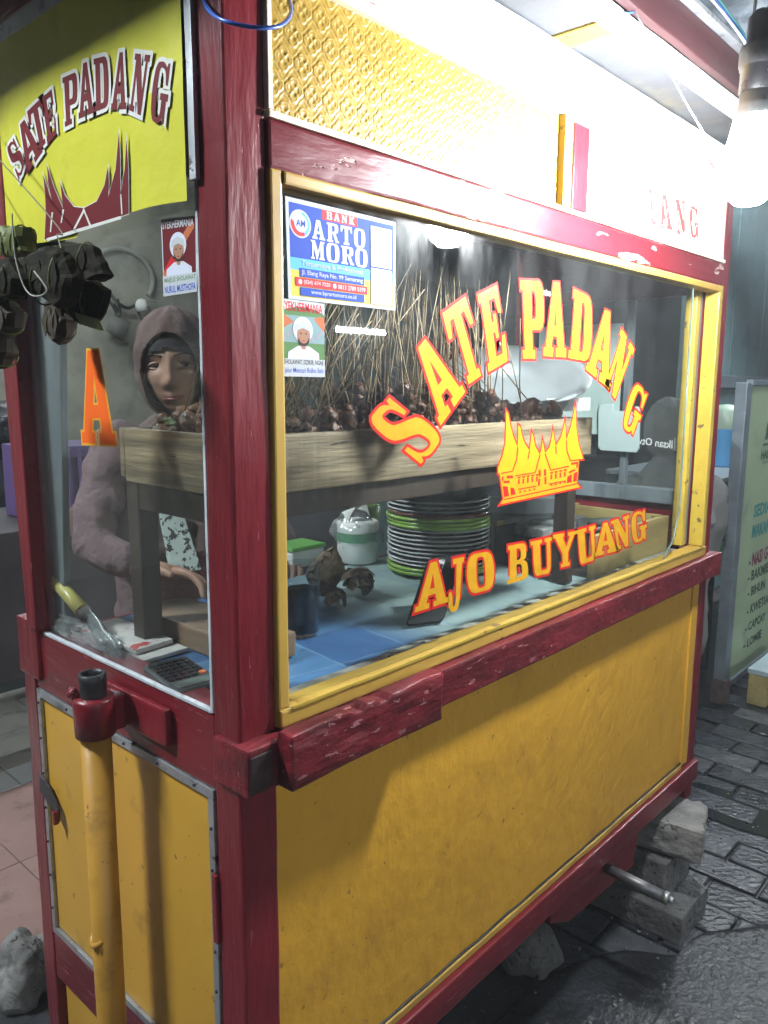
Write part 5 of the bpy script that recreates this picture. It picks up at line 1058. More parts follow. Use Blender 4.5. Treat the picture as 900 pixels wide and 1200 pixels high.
def person(root, H, yaw, tilt, col, under, body, arms, facehole=True, roll=0):
    MH = Matrix.Translation(H) @ Matrix.Rotation(yaw, 4, 'Z') @ Matrix.Rotation(roll, 4, 'Y') @ Matrix.Rotation(tilt, 4, 'X')
    V, E_, Rr = [], [], []
    pelvis, chest, neck = body
    i = chain(V, E_, Rr, [pelvis, pelvis.lerp(chest, .5), chest, neck, MH @ Vector((0, .015, -.06))], [(.14, .11), (.125, .10), (.13, .10), (.05, .05), (.05, .05)])
    for sh, el, wr, hd, sd in arms:
        j = chain(V, E_, Rr, [sh, el, el.lerp(wr, .4), wr], [.047, .036, .034, .022], 2); hand(V, E_, Rr, j, wr, hd, sd)
    for sx in (-1, 1):
        off = (Matrix.Rotation(yaw, 3, 'Z') @ Vector((sx * .09, 0, 0))); chain(V, E_, Rr, [pelvis + off, pelvis + off * 1.1 + Vector((0, 0, -.38)), Vector((pelvis.x + off.x * 1.2, pelvis.y + off.y * 1.2, GZ + .08)), Vector((pelvis.x + off.x * 1.2, pelvis.y + off.y * 1.2, GZ + .04)) + Matrix.Rotation(yaw, 3, 'Z') @ Vector((0, -.13, 0))], [.075, .055, .042, .035], 0)
    me = skin_mesh(V, E_, Rr); bm = bmesh.new(); bm.from_mesh(me); head_bm(bm, MH)
    o = obj('body', bm, SKN, root, True)
    for sx in (-1, 1):
        ey = front_y(.031 * sx, .012) + .0065
        bm = bmesh.new(); bmesh.ops.create_uvsphere(bm, u_segments=24, v_segments=16, radius=.0118, matrix=MH @ Matrix.Translation((.031 * sx, ey, .010)))
        e = obj('eye', bm, EYW, o, True)
        gz = Vector((.38, -1, -.06)).normalized() if facehole else Vector((0, -1, 0))
        bm = bmesh.new(); bmesh.ops.create_uvsphere(bm, u_segments=20, v_segments=12, radius=.0062, matrix=MH @ Matrix.Translation(Vector((.031 * sx, ey, .010)) + gz * .0072)); obj('iris', bm, IRI, o, True)
        for nm, zz, hh, mm in (('upper_eyelid', .0165, .0032, SKN), ('lower_eyelid', .003, .0024, SKN)):
            pts = [Vector((.031 * sx + t * .0155, ey - .0105 + .006 * t * t, zz - (.006 if nm[0] == 'u' else -.005) * t * t)) for t in [k / 5 - 1 for k in range(11)]]
            tube(nm, [MH @ p for p in pts], hh, mm, o, 8)
        pts = [Vector((.031 * sx + t * .0165, ey - .0135 + .006 * t * t, .0155 - .0065 * t * t)) for t in [k / 5 - 1 for k in range(11)]]; tube('eyelashes', [MH @ p for p in pts], .0012, BROW, o, 6)
        pts = [(Vector((.031 * sx + t * .019, front_y(min(.062, max(-.062, .031 * sx + t * .019)), .034 - .003 * t * t) - .0002, .0335 - .004 * t * t))) for t in [k / 5 - 1 for k in range(11)]]; tube('eyebrow', [MH @ p for p in pts], [.0008] + [.0022] * 9 + [.0008], BROW, o, 6)
    for nm, zz, hh in (('upper_lip', -.0555, .0034), ('lower_lip', -.0625, .0042)):
        pts = [Vector((t * .023, front_y(t * .023, zz) + .0012 + .002 * t * t, zz - .0015 * t * t * (1 if nm[0] == 'u' else -1.6))) for t in [k / 6 - 1 for k in range(13)]]; tube(nm, [MH @ p for p in pts], [.0006] + [hh * (1 - abs(k / 6 - 1) ** 2 * .6) for k in range(1, 12)] + [.0006], LIP, o, 8)
    # headscarf: a shell round the head with the face left open, falling over neck and shoulders
    bm = bmesh.new(); n = 72; mth = 60; rings = []
    for i in range(mth + 1):
        th = PI * .80 * i / mth + .001; ring = []
        for k in range(n):
            p = head_point(th, 2 * PI * k / n) if th < PI else None
            ph = 2 * PI * k / n; x = math.sin(th) * math.sin(ph); y = -math.sin(th) * math.cos(ph); z = math.cos(th)
            q = Vector((.092 * x, .112 * y + .006, .130 * z + .004)); q += q.normalized() * (.0035 * noise.noise(q * 26) + .003 * math.sin(th) * math.sin(ph * 9 + th * 3) * (.3 + abs(z)))
            if facehole:
                e = math.sqrt((q.x / .066) ** 2 + ((q.z + .018) / .098) ** 2)
                if q.y < 0 and e < 1.0:   # pull to the rim of the opening, and turn the edge inwards
                    u = max(e, 1e-4); q.x *= 1.0 / u if u > .02 else 1; q.z = (q.z + .018) * (1 / u if u > .02 else 1) - .018; ok = e > .62; q.y = -.112 * math.sqrt(max(.02, 1 - (q.x / .098) ** 2 - (q.z / .14) ** 2)) * (1) + .006 + (.022 * (1 - e) / .38 if ok else .03); q.x *= 1 - .10 * min(1, (1 - e) / .38); q.z = (q.z + .018) * (1 - .06 * min(1, (1 - e) / .38)) - .018
                    ring.append((MH @ q, not ok)); continue
            ring.append((MH @ q, False))
        rings.append([(bm.verts.new(p), d) for p, d in ring])
    for a, b in zip(rings, rings[1:]):
        for k in range(n):
            fs = (a[k], b[k], b[(k + 1) % n], a[(k + 1) % n])
            if any(v[1] for v in fs): continue
            try: bm.faces.new([v[0] for v in fs])
            except ValueError: pass
    # drape
    last = [v[0] for v in rings[-1]]; prev = last; sc0 = neck + Vector((0, 0, -.02)); fr_ = MH.to_3x3() @ Vector((0, -1, 0))
    for s_ in range(1, 15):
        t = s_ / 14; ring = []
        for k in range(n):
            ph = 2 * PI * k / n + yaw; base = last[k].co
            rad = .085 + .12 * t ** .8; wv = 1 + .09 * t * math.sin(ph * 7 + 3 * t) + .05 * noise.noise(Vector((ph * 2, t * 4, 1)))
            tgt = sc0 + Vector((math.sin(ph) * rad * 1.25 * wv, -math.cos(ph) * rad * .95 * wv, .05 - .22 * t - (.06 * t * max(0, math.cos(ph - yaw)))))
            kf = min(1, t * 2.2); kf = kf * kf * (3 - 2 * kf); ring.append(bm.verts.new(base.lerp(tgt, kf)))
        for k in range(n): bm.faces.new((prev[k], ring[k], ring[(k + 1) % n], prev[(k + 1) % n]))
        prev = ring
    bmesh.ops.remove_doubles(bm, verts=bm.verts[:], dist=1e-5)
    obj('headscarf', bm, col, root, True)
    if facehole:
        bm = bmesh.new(); rr = []
        for i in range(22):
            th = .05 + 1.35 * i / 21; rr.append([bm.verts.new(MH @ (Vector((.080 * math.sin(th) * math.sin(a), -.100 * math.sin(th) * math.cos(a), .118 * math.cos(th))))) for a in [2 * PI * k / 40 for k in range(40)]])
        fs = []
        for a, b in zip(rr, rr[1:]):
            for k in range(40):
                f = bm.faces.new((a[k], b[k], b[(k + 1) % 40], a[(k + 1) % 40])); c = MH.inverted() @ f.calc_center_median()
                if c.y < -.02 and c.z < .050 - abs(c.x) * .35: fs.append(f)
        bmesh.ops.delete(bm, geom=fs, context='FACES'); obj('under_scarf', bm, under, root, True)
    return o, MH
SCARF = mat('dusky_rose_scarf', (.115, .072, .066), .85, var=.2, vs=10, bump=.9, bs=26, bd=.012); UND = mat('black_under_scarf', (.02, .017, .02), .85); SLV = mat('dusty_pink_sleeve', (.165, .104, .112), .85, var=.2, vs=8, bump=1.0, bs=22, bd=.02)
wm = thing('person', 'woman in a dusky rose headscarf leaning over the tray behind the cart', 'person', (.5, .95, GZ))
HH = deep(1.78, 206, 430); yw = math.radians(-42)
neck = HH + Vector((.035, .07, -.155)); chest = HH + Vector((.08, .15, -.34)); pelv = HH + Vector((.12, .22, -.68))
shR = deep(1.74, 140, 500) + Vector((0, .02, -.01)); elR = deep(1.66, 104, 640); wrR = deep(1.62, 176, 668)
shL = HH + Vector((.22, .10, -.22)); elL = HH + Vector((.28, .02, -.42)); wrL = HH + Vector((.18, -.16, -.44))
arms = [(shR, elR, wrR, (CR * .9 - Vector((0, .3, .05))), (0, -1, .2)), (shL, elL, wrL, (-.5, -.7, -.1), (-1, 0, .2))]
person(wm, HH, yw, .10, SCARF, UND, (pelv, chest, neck), arms, True, -.07)
# her blouse: sleeves and a long loose body
def garment(name, polys, m, parent):
    V, E_, Rr = [], [], []; first = True
    root_i = chain(V, E_, Rr, *polys[0])
    for k, (pts, rs, at_) in enumerate(polys[1:]): chain(V, E_, Rr, pts, rs, at_)
    me = skin_mesh(V, E_, Rr, 3)
    for v in me.vertices:
        q = v.co * 11; v.co += v.normal * (.007 * noise.noise(Vector((q.x, q.y, q.z * 2.2))) + .0055 * math.sin(q.z * 5.5 + q.x * 3 + 5 * noise.noise(q * .8)) * max(0, noise.noise(q * .9 + Vector((3, 1, 2))) + .25) + .003 * noise.noise(q * 3.1))
    for p in me.polygons: p.use_smooth = True
    return mesh_obj(name, me, m, parent)
garment('blouse', [([pelv + Vector((0, 0, -.85)), pelv + Vector((0, 0, -.4)), pelv, pelv.lerp(chest, .5), chest, neck + Vector((0, .0, -.045))], [(.24, .20), (.21, .18), (.18, .15), (.165, .135), (.165, .12), (.07, .07)]),
                   ([shR, shR.lerp(elR, .5), elR, elR.lerp(wrR, .5), elR.lerp(wrR, .85)], [.052, .052, .050, .044, .034], 4), ([shL, elL, elL.lerp(wrL, .8)], [.066, .058, .042], 4)], SLV, wm)
# batik cloth hanging at her waist
bt_ = [deep(1.72, *p) for p in ((184, 590), (214, 596), (238, 668), (218, 672), (200, 664))]
prism('shawl_end', bt_, (.0, .012, 0), mat('batik_print_cloth', (.42, .50, .46), .8, var=.1, vs=20, chips=1.1, chipcol=(.03, .03, .03), chs=60), wm, .003)
prism('skirt_front', [deep(1.76, *p) for p in ((196, 585), (250, 585), (250, 676), (236, 676))], (0, .014, 0), mat('maroon_flower_cloth', (.22, .05, .07), .8, var=.3, vs=30, chips=.6, chipcol=(.35, .15, .17), chs=50), wm, .003)
# customer with a grey hood, from behind, beyond the far end of the cart
gp_ = thing('person', 'person in a loose grey headscarf seated beyond the far end of the cart', 'person', (2.5, .45, GZ))
HG = deep(3.15, 783, 505); GREY = mat('grey_brown_scarf', (.15, .145, .14), .85, var=.18, vs=6, bump=.4, bs=90)
ng = HG + Vector((-.01, -.02, -.15)); cg_ = HG + Vector((-.02, -.03, -.36)); pg = HG + Vector((0, 0, -.72))
person(gp_, HG, math.radians(140), .15, GREY, UND, (pg, cg_, ng), [(cg_ + Vector((.13, -.13, .12)), cg_ + Vector((.24, -.04, -.10)), cg_ + Vector((.30, .16, -.12)), (.3, 1, 0), (-1, 0, 0)), (cg_ + Vector((-.13, .13, .12)), cg_ + Vector((-.06, .26, -.10)), cg_ + Vector((.14, .34, -.12)), (1, .5, 0), (0, -1, 0))], True)
garment('long_robe', [([pg + Vector((0, 0, -.30)), pg, pg.lerp(cg_, .5), cg_, ng + Vector((0, 0, -.03))], [(.27, .24), (.24, .20), (.21, .18), (.20, .16), (.09, .09)]),
                      ([cg_ + Vector((.13, -.13, .12)), cg_ + Vector((.24, -.04, -.10)), cg_ + Vector((.29, .12, -.12))], [.075, .07, .05], 3), ([cg_ + Vector((-.13, .13, .12)), cg_ + Vector((-.06, .26, -.10)), cg_ + Vector((.10, .33, -.12))], [.075, .07, .05], 3)], GREY, gp_)

# ================================================================== AROUND THE CART
# ---- menu board at the right
YB = .40
mb = thing('menu_board', 'pale green menu signboard in a grey metal frame standing right of the cart', 'signboard', (3.4, YB, GZ))
MBG = mat('pale_green_sign_sheet', (.30, .38, .24), .45, var=.10, vs=4, bump=.1, bs=30, dirt=.2, dirtcol=(.22, .27, .19)); FRM = mat('grey_metal_frame', (.20, .24, .27), .45, metal=.5, var=.2, vs=12, bump=.3, bs=50, chips=.2, chipcol=(.45, .48, .5))
P_('sign_sheet', (3.03, YB, -.09), (4.10, YB + .006, 1.235), MBG, 0, parent=mb)
P_('frame_post', (2.935, YB - .02, GZ), (2.985, YB + .03, 1.25), FRM, .004, .001, 90, parent=mb); P_('frame_post', (2.992, YB - .012, -.10), (3.028, YB + .02, 1.245), FRM, .004, .001, 91, parent=mb)
P_('frame_rail', (3.029, YB - .012, 1.2355), (4.12, YB + .018, 1.262), FRM, .003, parent=mb); P_('frame_rail', (3.029, YB - .012, -.118), (4.12, YB + .018, -.0915), FRM, .003, parent=mb); P_('frame_post', (4.1205, YB - .02, GZ), (4.16, YB + .03, 1.25), FRM, .003, parent=mb)
P_('rusty_foot', (2.925, YB - .03, GZ), (2.99, YB + .035, GZ + .11), mat('rusty_brown_foot', (.07, .05, .045), .7, var=.5, vs=40, bump=.8), .004, .002, 92, parent=mb)
TEAL = flat('teal_lettering', (.02, .22, .22), .5); MAG = flat('magenta_lettering', (.20, .03, .08), .5); DKG = flat('dark_green_lettering', (.05, .09, .06), .5)
sheet_o = [c for c in mb.children if c.name.startswith('sign_sheet')][0]
def sgn(s, px, py0, py1, m, wid, x2=None):
    a = on('y', YB - .0012, px, py1); b = on('y', YB - .0012, px, py0); h = b.z - a.z
    q = [Vector((a.x, YB - .0012, a.z)), Vector((a.x + wid, YB - .0012, a.z)), Vector((a.x, YB - .0012, a.z + h)), Vector((a.x + wid, YB - .0012, a.z + h))]
    pr = Print(q, (0, -1, 0)); pr.text(s, 0, 0, 1, 1, m, .03); return pr
prs = [sgn('SEDIA', 883, 592, 607, TEAL, .24), sgn('MAKANAN', 881, 616, 631, TEAL, .36), sgn('- NASI GORENG', 877, 650, 666, MAG, .52), sgn('- BAKMIE', 876, 671, 683, DKG, .30), sgn('- BIHUN', 876, 690, 701, DKG, .25), sgn('- KWETIAU', 875, 711, 722, DKG, .36), sgn('- CAPCAY', 873, 732, 742, DKG, .30), sgn('- LOMIE', 871, 752, 762, DKG, .26)]
for p_ in prs: p_.done('lettering', sheet_o)
hc = on('y', YB - .0012, 902, 505); hq = [hc + Vector((-.09, 0, -.09)), hc + Vector((.09, 0, -.09)), hc + Vector((-.09, 0, .12)), hc + Vector((.09, 0, .12))]
pr = Print(hq, (0, -1, 0))
for k in range(5): pr.poly([(.18 + .05 * k, .25), (.22 + .05 * k, .25), (.30 + .06 * k, .55), (.46 + .02 * k, .98), (.44 + .02 * k, .98), (.26 + .06 * k, .55)], DKG)
pr.poly([(.05, .12), (.95, .12), (.95, .17), (.05, .17)], DKG); pr.text('HALAL', -.02, -.18, .98, .02, DKG, .03); pr.text('INDONESIA', .1, -.28, .9, -.22, DKG, .01); pr.done('halal_mark', sheet_o)
# trestle foot
tf = thing('trestle_foot', 'short yellow and blue painted trestle leg before the menu board', 'trestle', (3.05, .2, GZ))
a = on('z', GZ, 890, 826)
P_('leg', (a.x - .02, a.y - .03, GZ), (a.x + .02, a.y + .05, GZ + .14), mat('worn_yellow_wood', (.40, .33, .14), .6, var=.3, vs=20, bump=.5, chips=.3, chipcol=(.1, .06, .04)), .003, .002, 95, parent=tf)
P_('cap', (a.x - .025, a.y - .10, GZ + .141), (a.x + .5, a.y + .055, GZ + .165), mat('pale_blue_board', (.42, .52, .56), .5, var=.1), .004, .001, 96, parent=tf); P_('leg', (a.x + .021, a.y - .09, GZ), (a.x + .035, a.y + .045, GZ + .14), mat('blue_grey_board', (.24, .31, .36), .5), .003, parent=tf)
# stall behind: teal wall boards, post, table with things
TW = mat('blue_green_wall_paint', (.12, .19, .20), .55, var=.16, vs=2.5, bump=.25, bs=20, dirt=.3, dirtcol=(.07, .12, .13))
wt = thing('stall_wall', 'blue green boarded stall wall with a white conduit behind the menu board', 'wall', (5.0, 1.2, GZ))
for k in range(9): P_('wall_board', (4.35 + .30 * k, 1.15 + .002 * (k % 2), GZ), (4.645 + .30 * k, 1.18 + .004 * (k % 3), 2.6), TW, .004, parent=wt)
P_('wall_rail', (4.3, 1.10, 1.22), (7.1, 1.148, 1.30), FRM, .004, parent=wt); tube('conduit', [(4.62, 1.13, 1.32), (4.66, 1.13, 1.8), (4.72, 1.13, 2.6)], .013, cw, wt)
P_('door_frame', (4.20, 1.10, GZ), (4.345, 1.20, 2.6), mat('grey_teal_post_paint', (.16, .24, .24), .5, var=.2), .006, parent=wt)
P_('lintel', (3.4, 1.6, 1.95), (5.6, 1.7, 2.6), mat('blue_grey_lintel', (.12, .15, .19), .6, var=.2), .01, parent=wt)
sh = thing('shop_shelf', 'dark cluttered shelf in the recess right of the cart post', 'shelf', (4.6, 2.4, GZ))
for k in range(6): P_('shelf_board', (3.9, 2.5, .3 + .28 * k), (6.2, 2.9, .32 + .28 * k), DARKM, .003, parent=sh)
P_('shelf_back', (3.9, 2.905, GZ), (6.2, 2.93, 2.3), mat('dark_blue_back', (.06, .08, .10), .7, var=.4), 0, parent=sh)
for k in range(26):
    c = random.choice([(.3, .05, .04), (.05, .12, .3), (.35, .3, .1), (.4, .42, .44), (.06, .2, .12), (.05, .05, .06)]); x = 4.0 + .21 * (k % 10); z = .325 + .28 * (k // 10 + 1); h = R(.10, .2)
    o = lathe('shelf_jar', [(0, 0), (.04, 0), (.045, .01), (.045, h * .7), (.02, h * .85), (.02, h), (0, h)], (x, 2.62, z), mat('jar_%d' % k, c, .35), None, 16); tag(o, 'small jar or packet standing in rows on the dark shelf in the recess', 'jar', 'jars on the recess shelf')
tb = thing('side_table', 'grey side table with a green lower shelf right of the cart', 'table', (3.9, 1.0, GZ))
c = on('z', .80, 852, 552)
tx, ty = c.x, c.y
P_('table_top', (tx - .35, ty - .1, .775), (tx + .7, ty + .5, .80), mat('grey_laminate', (.24, .27, .29), .4, var=.1), .004, parent=tb); P_('lower_shelf', (tx - .3, ty - .06, .36), (tx + .65, ty + .45, .385), mat('green_board', (.08, .22, .09), .5), .003, parent=tb)
for x, y in ((tx - .33, ty - .08), (tx + .66, ty - .08), (tx - .33, ty + .46), (tx + .66, ty + .46)): P_('leg', (x, y, GZ), (x + .035, y + .035, .7745), DARKM, .003, parent=tb)
b = on('y', ty + .1, 848, 549); b.z = .801
bb = thing('drink_dispenser', 'blue drink container with a pale green lid on the side table', 'dispenser', tuple(b))
lathe('container', [(0, 0), (.075, 0), (.08, .01), (.076, .2), (.078, .205), (0, .205)], b, mat('sky_blue_plastic', (.10, .33, .62), .35, var=.06), bb, 28); lathe('lid', [(.078, .2055), (.08, .22), (.078, .30), (.06, .33), (0, .335)], b, mat('pale_green_clear_plastic', (.36, .46, .36), .25, var=.1), bb, 28)
def basket(c, wd, d, h, m, label):
    t = thing('basket', label, 'basket', tuple(c)); bm = bmesh.new()
    for k in range(4):
        z = k * h / 3
        for lo, hi in (((-wd, -d), (wd, -d + .006)), ((-wd, d - .006), (wd, d)), ((-wd, -d + .006), (-wd + .006, d - .006)), ((wd - .006, -d + .006), (wd, d - .006))): abox(bm, c[0] + lo[0], c[0] + hi[0], c[1] + lo[1], c[1] + hi[1], c[2] + z, c[2] + z + h / 6)
    obj('basket_bands', bm, m, t)['kind'] = 'stuff'
    bm = bmesh.new()
    for k in range(10): abox(bm, c[0] - wd + .004 + k * 2 * wd / 10.2, c[0] - wd + .010 + k * 2 * wd / 10.2, c[1] - d - .002, c[1] - d + .003, c[2], c[2] + h * 1.15)
    obj('basket_ribs', bm, m, t)['kind'] = 'stuff'; P_('basket_base', (c[0] - wd, c[1] - d, c[2] - .004), (c[0] + wd, c[1] + d, c[2] - .0005), m, 0, parent=t)
TL = mat('turquoise_plastic', (.03, .36, .34), .35, var=.08)
basket((tx + .30, ty + .30, .806), .13, .12, .16, TL, 'turquoise plastic basket on the side table behind the drink container')
bsk = on('y', ty + .05, 850, 572); basket((bsk.x + .05, ty + .1, .70), .12, .1, .05, TL, 'low turquoise tray tucked just under the side table top')
c = on('y', ty + .08, 850, 640); c.z = .386
o = lathe('dark_bottle', [(0, 0), (.13, 0), (.14, .02), (.14, .20), (.10, .26), (.04, .29), (.04, .33), (0, .33)], (c.x + .02, c.y + .1, .386), mat('dark_blue_bottle_plastic', (.02, .03, .06), .15, var=.2), None, 28); tag(o, 'large dark blue bottle on the green lower shelf of the side table', 'bottle')
st = thing('plastic_stool', 'dark green plastic stool beside the foot of the menu board', 'stool', (2.9, .75, GZ))
a = on('z', GZ, 842, 735); sx, sy = a.x, a.y
GS = mat('dark_green_stool_plastic', (.03, .07, .05), .35, var=.1); c = on('y', .85, 850, 700)
sx, sy = 3.15, .85
P_('seat', (sx - .16, sy - .16, .26), (sx + .16, sy + .16, .285), GS, .008, parent=st)
for dx in (-1, 1):
    for dy in (-1, 1):
        bm = bmesh.new(); tube_bm(bm, [(sx + dx * .135, sy + dy * .135, .2595), (sx + dx * .17, sy + dy * .17, GZ)], [.022, .016], 4); obj('leg', bm, GS, st)
# striped roof sheets and tarpaulin overhead at the right
TARP = mat('blue_grey_tarpaulin', (.11, .13, .16), .6, var=.35, vs=2, bump=1.0, bs=5, bd=.05)
bm = bmesh.new(); g = [[bm.verts.new((1.9 + 7 * i / 40, -1.6 + 4.2 * j / 30, 2.95 - .05 * i / 4 + .10 * noise.noise(Vector((i * .3, j * .25, 0))) + .05 * noise.noise(Vector((i * .9, j * .8, 3))))) for j in range(31)] for i in range(41)]
for i in range(40):
    for j in range(30): bm.faces.new((g[i][j], g[i + 1][j], g[i + 1][j + 1], g[i][j + 1]))
tarp = tag(obj('tarpaulin', bm, TARP, None, True), 'sagging blue grey tarpaulin overhead beyond the cart roof', 'tarpaulin')
for k in range(3): tag(tube('roof_pole', [(2.2 + 1.9 * k, -1.6, 2.62 - .2 * k), (2.2 + 1.9 * k, 2.6, 2.66 - .2 * k)], .025, DARKM), ('nearest', 'middle', 'farthest')[k] + ' round roof pole carrying the tarpaulin', 'pole')
FOIL = mat('crumpled_foil', (.5, .52, .55), .3, metal=.9, var=.3, vs=20, bump=1.0, bs=30, bd=.02)
bm = bmesh.new(); ctr = deep(1.9, 880, 92); g = [[bm.verts.new(ctr + CR * (.16 * (i / 14 - .5)) + CU * (.09 * (j / 8 - .5)) + CF * .05 * noise.noise(Vector((i * .7, j * .8, 0)))) for j in range(9)] for i in range(15)]
for i in range(14):
    for j in range(8): bm.faces.new((g[i][j], g[i + 1][j], g[i + 1][j + 1], g[i][j + 1]))
tag(obj('foil_sheet', bm, FOIL, None), 'crumpled piece of silvery foil behind the lamp socket', 'foil')
far = struct(box('far_street_wall', (9, -4, GZ), (9.2, 6, 4), mat('dark_far_wall', (.06, .075, .09), .7, var=.4, vs=1.5), None, 0))

# ---- left background seen past and through the glazed end
pc_ = thing('plastic_crate', 'purple ribbed plastic crate low behind the glazed cart end', 'crate', (.55, 1.9, .5))
c = on('y', 1.9, 86, 540); PUR = mat('purple_plastic', (.12, .07, .22), .4, var=.1)
x0, z0 = c.x - .10, c.z - .20
for k in range(9): P_('crate_rib', (x0 + .04 * k, 1.9, z0), (x0 + .012 + .04 * k, 1.912, z0 + .24), PUR, .001, parent=pc_)
P_('crate_band', (x0 - .02, 1.905, z0 + .21), (x0 + .37, 1.925, z0 + .25), PUR, .002, parent=pc_); P_('crate_band', (x0 - .02, 1.905, z0 - .01), (x0 + .37, 1.925, z0 + .03), PUR, .002, parent=pc_); P_('crate_side', (x0 - .02, 1.93, z0 - .01), (x0 + .37, 2.2, z0 + .25), PUR, .004, parent=pc_)
tag(box('bench_table', (-.2, 1.85, .25), (2.2, 2.4, z0 - .012), mat('dark_bench', (.06, .055, .06), .6, var=.3), None, .004), 'dark bench behind the cart carrying the purple crate', 'bench')
w2 = on('y', 4.59, 155, 340)
sw = thing('wall_socket', 'taped electric box with drooping wires on the plaster wall', 'electric box', tuple(on('y', 4.58, 170, 358)))
a, b = on('y', 4.58, 161, 352), on('y', 4.58, 181, 367); P_('box', (a.x, 4.54, b.z), (b.x, 4.60, a.z), mat('old_box', (.16, .16, .14), .6), .01, parent=sw); q = on('y', 4.53, 166, 358); lathe('bulb_holder', [(0, -.05), (.04, -.04), (.05, 0), (.03, .04), (0, .05)], q, WHITEP, sw, 16)
tube('wire', spline([on('y', 4.55, *p) for p in ((161, 356), (150, 361), (138, 355), (130, 345))]), .012, cbk, sw, 6); tube('wire', spline([on('y', 4.55, *p) for p in ((160, 360), (166, 376), (170, 392))]), .010, cbk, sw, 6)
sw2 = thing('wall_lamp', 'small cup shaped wall fitting hanging on two wires', 'fitting', tuple(on('y', 4.5, 135, 382))); q = on('y', 4.5, 135, 382); bm = bmesh.new(); tube_bm(bm, [q + Vector((-.05, 0, .02)), q + Vector((.06, -.05, -.04))], [.06, .075], 16); obj('cup', bm, mat('grey_cup', (.18, .18, .16), .6), sw2)
for p_ in ((128, 352), (138, 350), (133, 356)): tube('wire', spline([on('y', 4.52, p_[0], p_[1]), on('y', 4.52, (p_[0] + 137) / 2 + 3, 366), q]), .010, cbk, sw2, 6)
ar = on('y', 4.58, 144, 325); bm = bmesh.new(); tube_bm(bm, [ar + Vector((.24 * math.cos(t), 0, .20 * math.sin(t))) for t in [PI * k / 16 for k in range(-3, 18)]], .02, 8); bm2 = None
tag(obj('fan_guard', bm, mat('pale_guard', (.30, .30, .26), .6), None), 'pale round fan guard on the wall behind the hanging parcels', 'fan guard')
# dark clutter at the far left behind the cart
for k, (px, py, s, lab) in enumerate(((8, 590, (.35, .2, .30), 'large dark sack behind the red back post'), (18, 500, (.2, .2, .14), 'dark plastic bag heaped on top of the sacks behind the red post'), (-20, 640, (.4, .2, .3), 'dark sack at the left picture edge'))):
    c = on('y', 3.15, px, py); c.z = max(c.z, GZ + s[2] * .9); bm = rockbm(s, 60 + k, 4, .35); bmesh.ops.translate(bm, vec=c, verts=bm.verts[:]); tag(obj('sack', bm, mat('dark_sack_%d' % k, (.02, .022, .028), .4, var=.4, bump=.8, bs=12, bd=.02), None, True), lab, 'sack')
a = on('z', GZ + .02, 0, 715); tag(box('floor_mat', (a.x - .9, a.y - .35, GZ + .004), (a.x + .25, a.y + .35, GZ + .016), mat('dark_green_mat', (.07, .11, .09), .7, var=.2), None, .003), 'dark green mat on the shop floor at the far left', 'mat')
tag(tube('floor_wire', spline([on('z', GZ + .012, *p) for p in ((-20, 728), (0, 735), (18, 748), (30, 752))]), .006, cbk), 'thin dark wire lying on the beige tiles at the left edge', 'wire')
bm = bmesh.new(); tube_bm(bm, [on('z', GZ + .05, -60, 748), on('z', GZ + .05, 0, 757), on('z', GZ + .045, 30, 757)], [.055, .045, .035], 12); tag(obj('limb_stand_in', bm, mat('brown_limb_tone', (.24, .13, .08), .5, var=.2), None), 'brown stand-in for a bare limb lying on the floor tiles at the left edge', 'pole')  # plain tapered tube in place of a bare arm or leg

# ---- the lit street side opposite, which the panes mirror
def tubelamp(c, d, l, pw, label, w_=.016, group=None):
    c = Vector(c); d = Vector(d).normalized(); t = thing('fluorescent_lamp', label, 'lamp', tuple(c), group)
    bm = bmesh.new(); tube_bm(bm, [c - d * l / 2, c + d * l / 2], w_, 8); m = flat('lit_tube', (.86, .95, 1.0), .4, emit=1); m.node_tree.nodes['Principled BSDF'].inputs['Emission Strength'].default_value = pw; obj('tube', bm, m, t)
    bm = bmesh.new(); s = d.cross(Vector((0, 0, 1))).normalized(); 
    v = [c - d * (l / 2 + .03) + s * a + Vector((0, 0, b)) for a, b in ((-.03, .03), (.03, .03), (.02, .07), (-.02, .07))]; v2 = [p + d * (l + .06) for p in v]
    va = [bm.verts.new(p) for p in v]; vb = [bm.verts.new(p) for p in v2]; bm.faces.new(va); bm.faces.new(vb[::-1])
    for k in range(4): bm.faces.new((va[k], vb[k], vb[(k + 1) % 4], va[(k + 1) % 4]))
    obj('housing', bm, WHITEP, t)
def mir(px, py, d=4.6): p = on('y', d, px, py); return Vector((p.x, -d, p.z))
shop = thing('opposite_shop', 'lit open shopfront across the street with white shutters and signboard', 'shop', (6, -5.2, GZ))
SW_ = mat('pale_shop_wall', (.42, .44, .44), .7, var=.15, vs=2); SD_ = mat('dark_shop_inside', (.05, .055, .06), .7, var=.3, vs=2); SH_ = mat('white_shutter', (.5, .54, .54), .5, var=.1)
P_('shop_back', (-6, -6.3, GZ), (14, -6.2, 3.6), SD_, 0, parent=shop); P_('canopy', (-6, -6.19, 2.6), (14, -4.4, 2.68), SH_, .01, parent=shop); P_('canopy_edge', (-6, -4.39, 2.35), (14, -4.33, 2.75), SW_, .01, parent=shop)
for x in (-3, 1.0, 4.3, 7.4, 11): P_('pillar', (x, -4.7, GZ), (x + .22, -4.45, 2.59), SW_, .01, parent=shop)
a, b = mir(352, 392), mir(448, 424); P_('sign_panel', (min(a.x, b.x), -4.66, b.z), (max(a.x, b.x), -4.60, a.z), SH_, .005, parent=shop)
a, b = mir(350, 468), mir(520, 498); P_('counter', (a.x, -5.2, GZ), (b.x + 3, -4.7, b.z), SH_, .01, parent=shop)
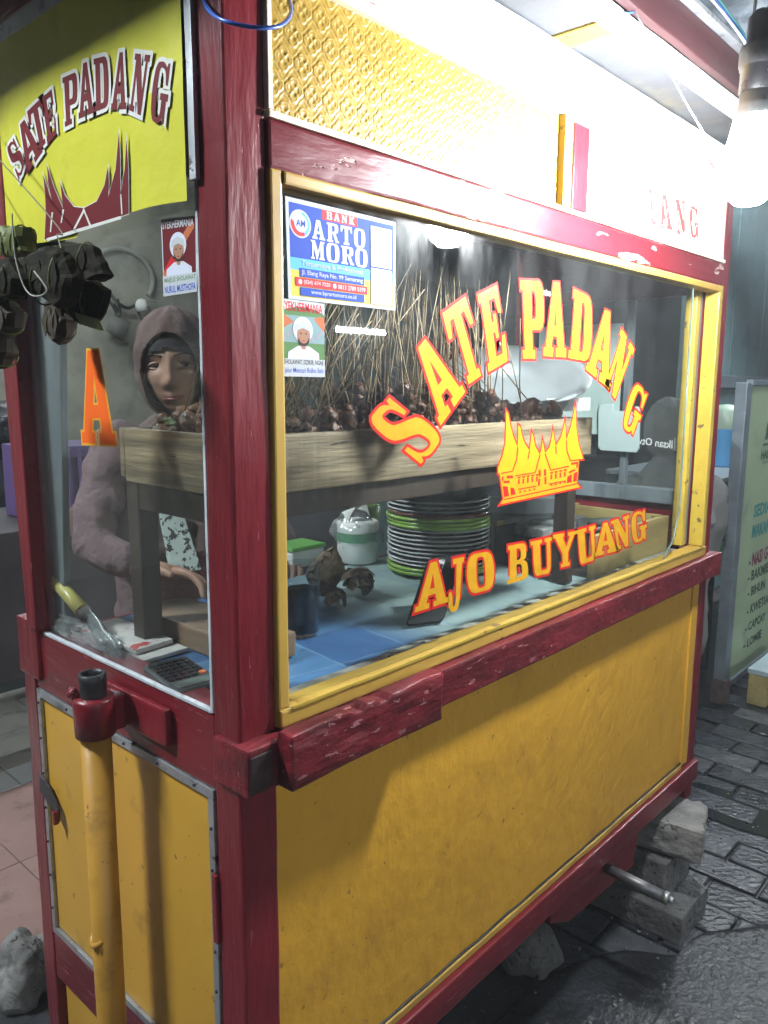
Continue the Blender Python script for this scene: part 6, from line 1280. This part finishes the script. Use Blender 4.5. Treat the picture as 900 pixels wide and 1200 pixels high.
for k in range(16): P_('rail_bar', (3.2 + .16 * k, -4.4, .2), (3.225 + .16 * k, -4.37, 1.15), WHITEP, .003, parent=shop)
P_('hand_rail', (3.1, -4.42, 1.151), (5.8, -4.35, 1.19), WHITEP, .003, parent=shop)
for k in range(10): P_('goods', (-2 + 1.2 * k, -6.1, .6 + .25 * (k % 3)), (-1.3 + 1.2 * k, -5.9, 1.3 + .25 * (k % 3)), mat('goods_%d' % k, random.choice([(.4, .1, .05), (.1, .2, .4), (.45, .4, .2), (.15, .35, .2), (.5, .5, .5)]), .6), .01, parent=shop)
c = mir(400, 386); tubelamp((c.x, -4.6, c.z), (1, 0, 0), 1.2, TUBE, 'long white tube lamp in the opposite shopfront', .022)
for k, x in enumerate((-4.4, -1.2, 2.0)): tubelamp((x, -5.0, 2.50), (1, 0, 0), 1.2, TUBE, ('leftmost', 'second', 'third')[k] + ' ceiling tube lamp under the opposite canopy', .022)
tubelamp((8.6, -5.0, 2.45), (1, 0, 0), 1.2, TUBE, 'ceiling tube lamp at the far end of the opposite canopy', .022)
# lamps of the tiled shop behind and left of the cart
tubelamp((-1.55, 1.35, 3.1), (.9, .5, 0), .6, TUBE * 8.0, 'tube lamp over the tiled floor left of the cart', .022)
tubelamp((1.2, 3.6, 2.9), (1, 0, 0), 1.2, TUBE * .8, 'tube lamp before the plaster wall behind the cart', .022)
tubelamp((4.0, .1, 2.5), (0, 1, 0), 1.2, TUBE * 1.6, 'added unseen tube lamp brightening the background beyond the menu board', .022)  # added lamp with no visible source, lifts the right background

# ---- added haze: scatters the lamp light, standing in for lens bloom
bm = bmesh.new(); abox(bm, -8, 15, -7.5, 9.5, GZ - 1, 4.6)
hz = stuff(obj('haze', bm, None)); hm = bpy.data.materials.new('bloom_haze'); hm.use_nodes = True; nt = hm.node_tree
for n_ in list(nt.nodes):
    if n_.type == 'BSDF_PRINCIPLED': nt.nodes.remove(n_)
pv_ = nt.nodes.new('ShaderNodeVolumePrincipled'); pv_.inputs['Color'].default_value = (.92, .95, 1, 1); pv_.inputs['Density'].default_value = .007; pv_.inputs['Anisotropy'].default_value = .0
nt.links.new(pv_.outputs[0], nt.nodes['Material Output'].inputs['Volume']); hz.data.materials.append(hm)
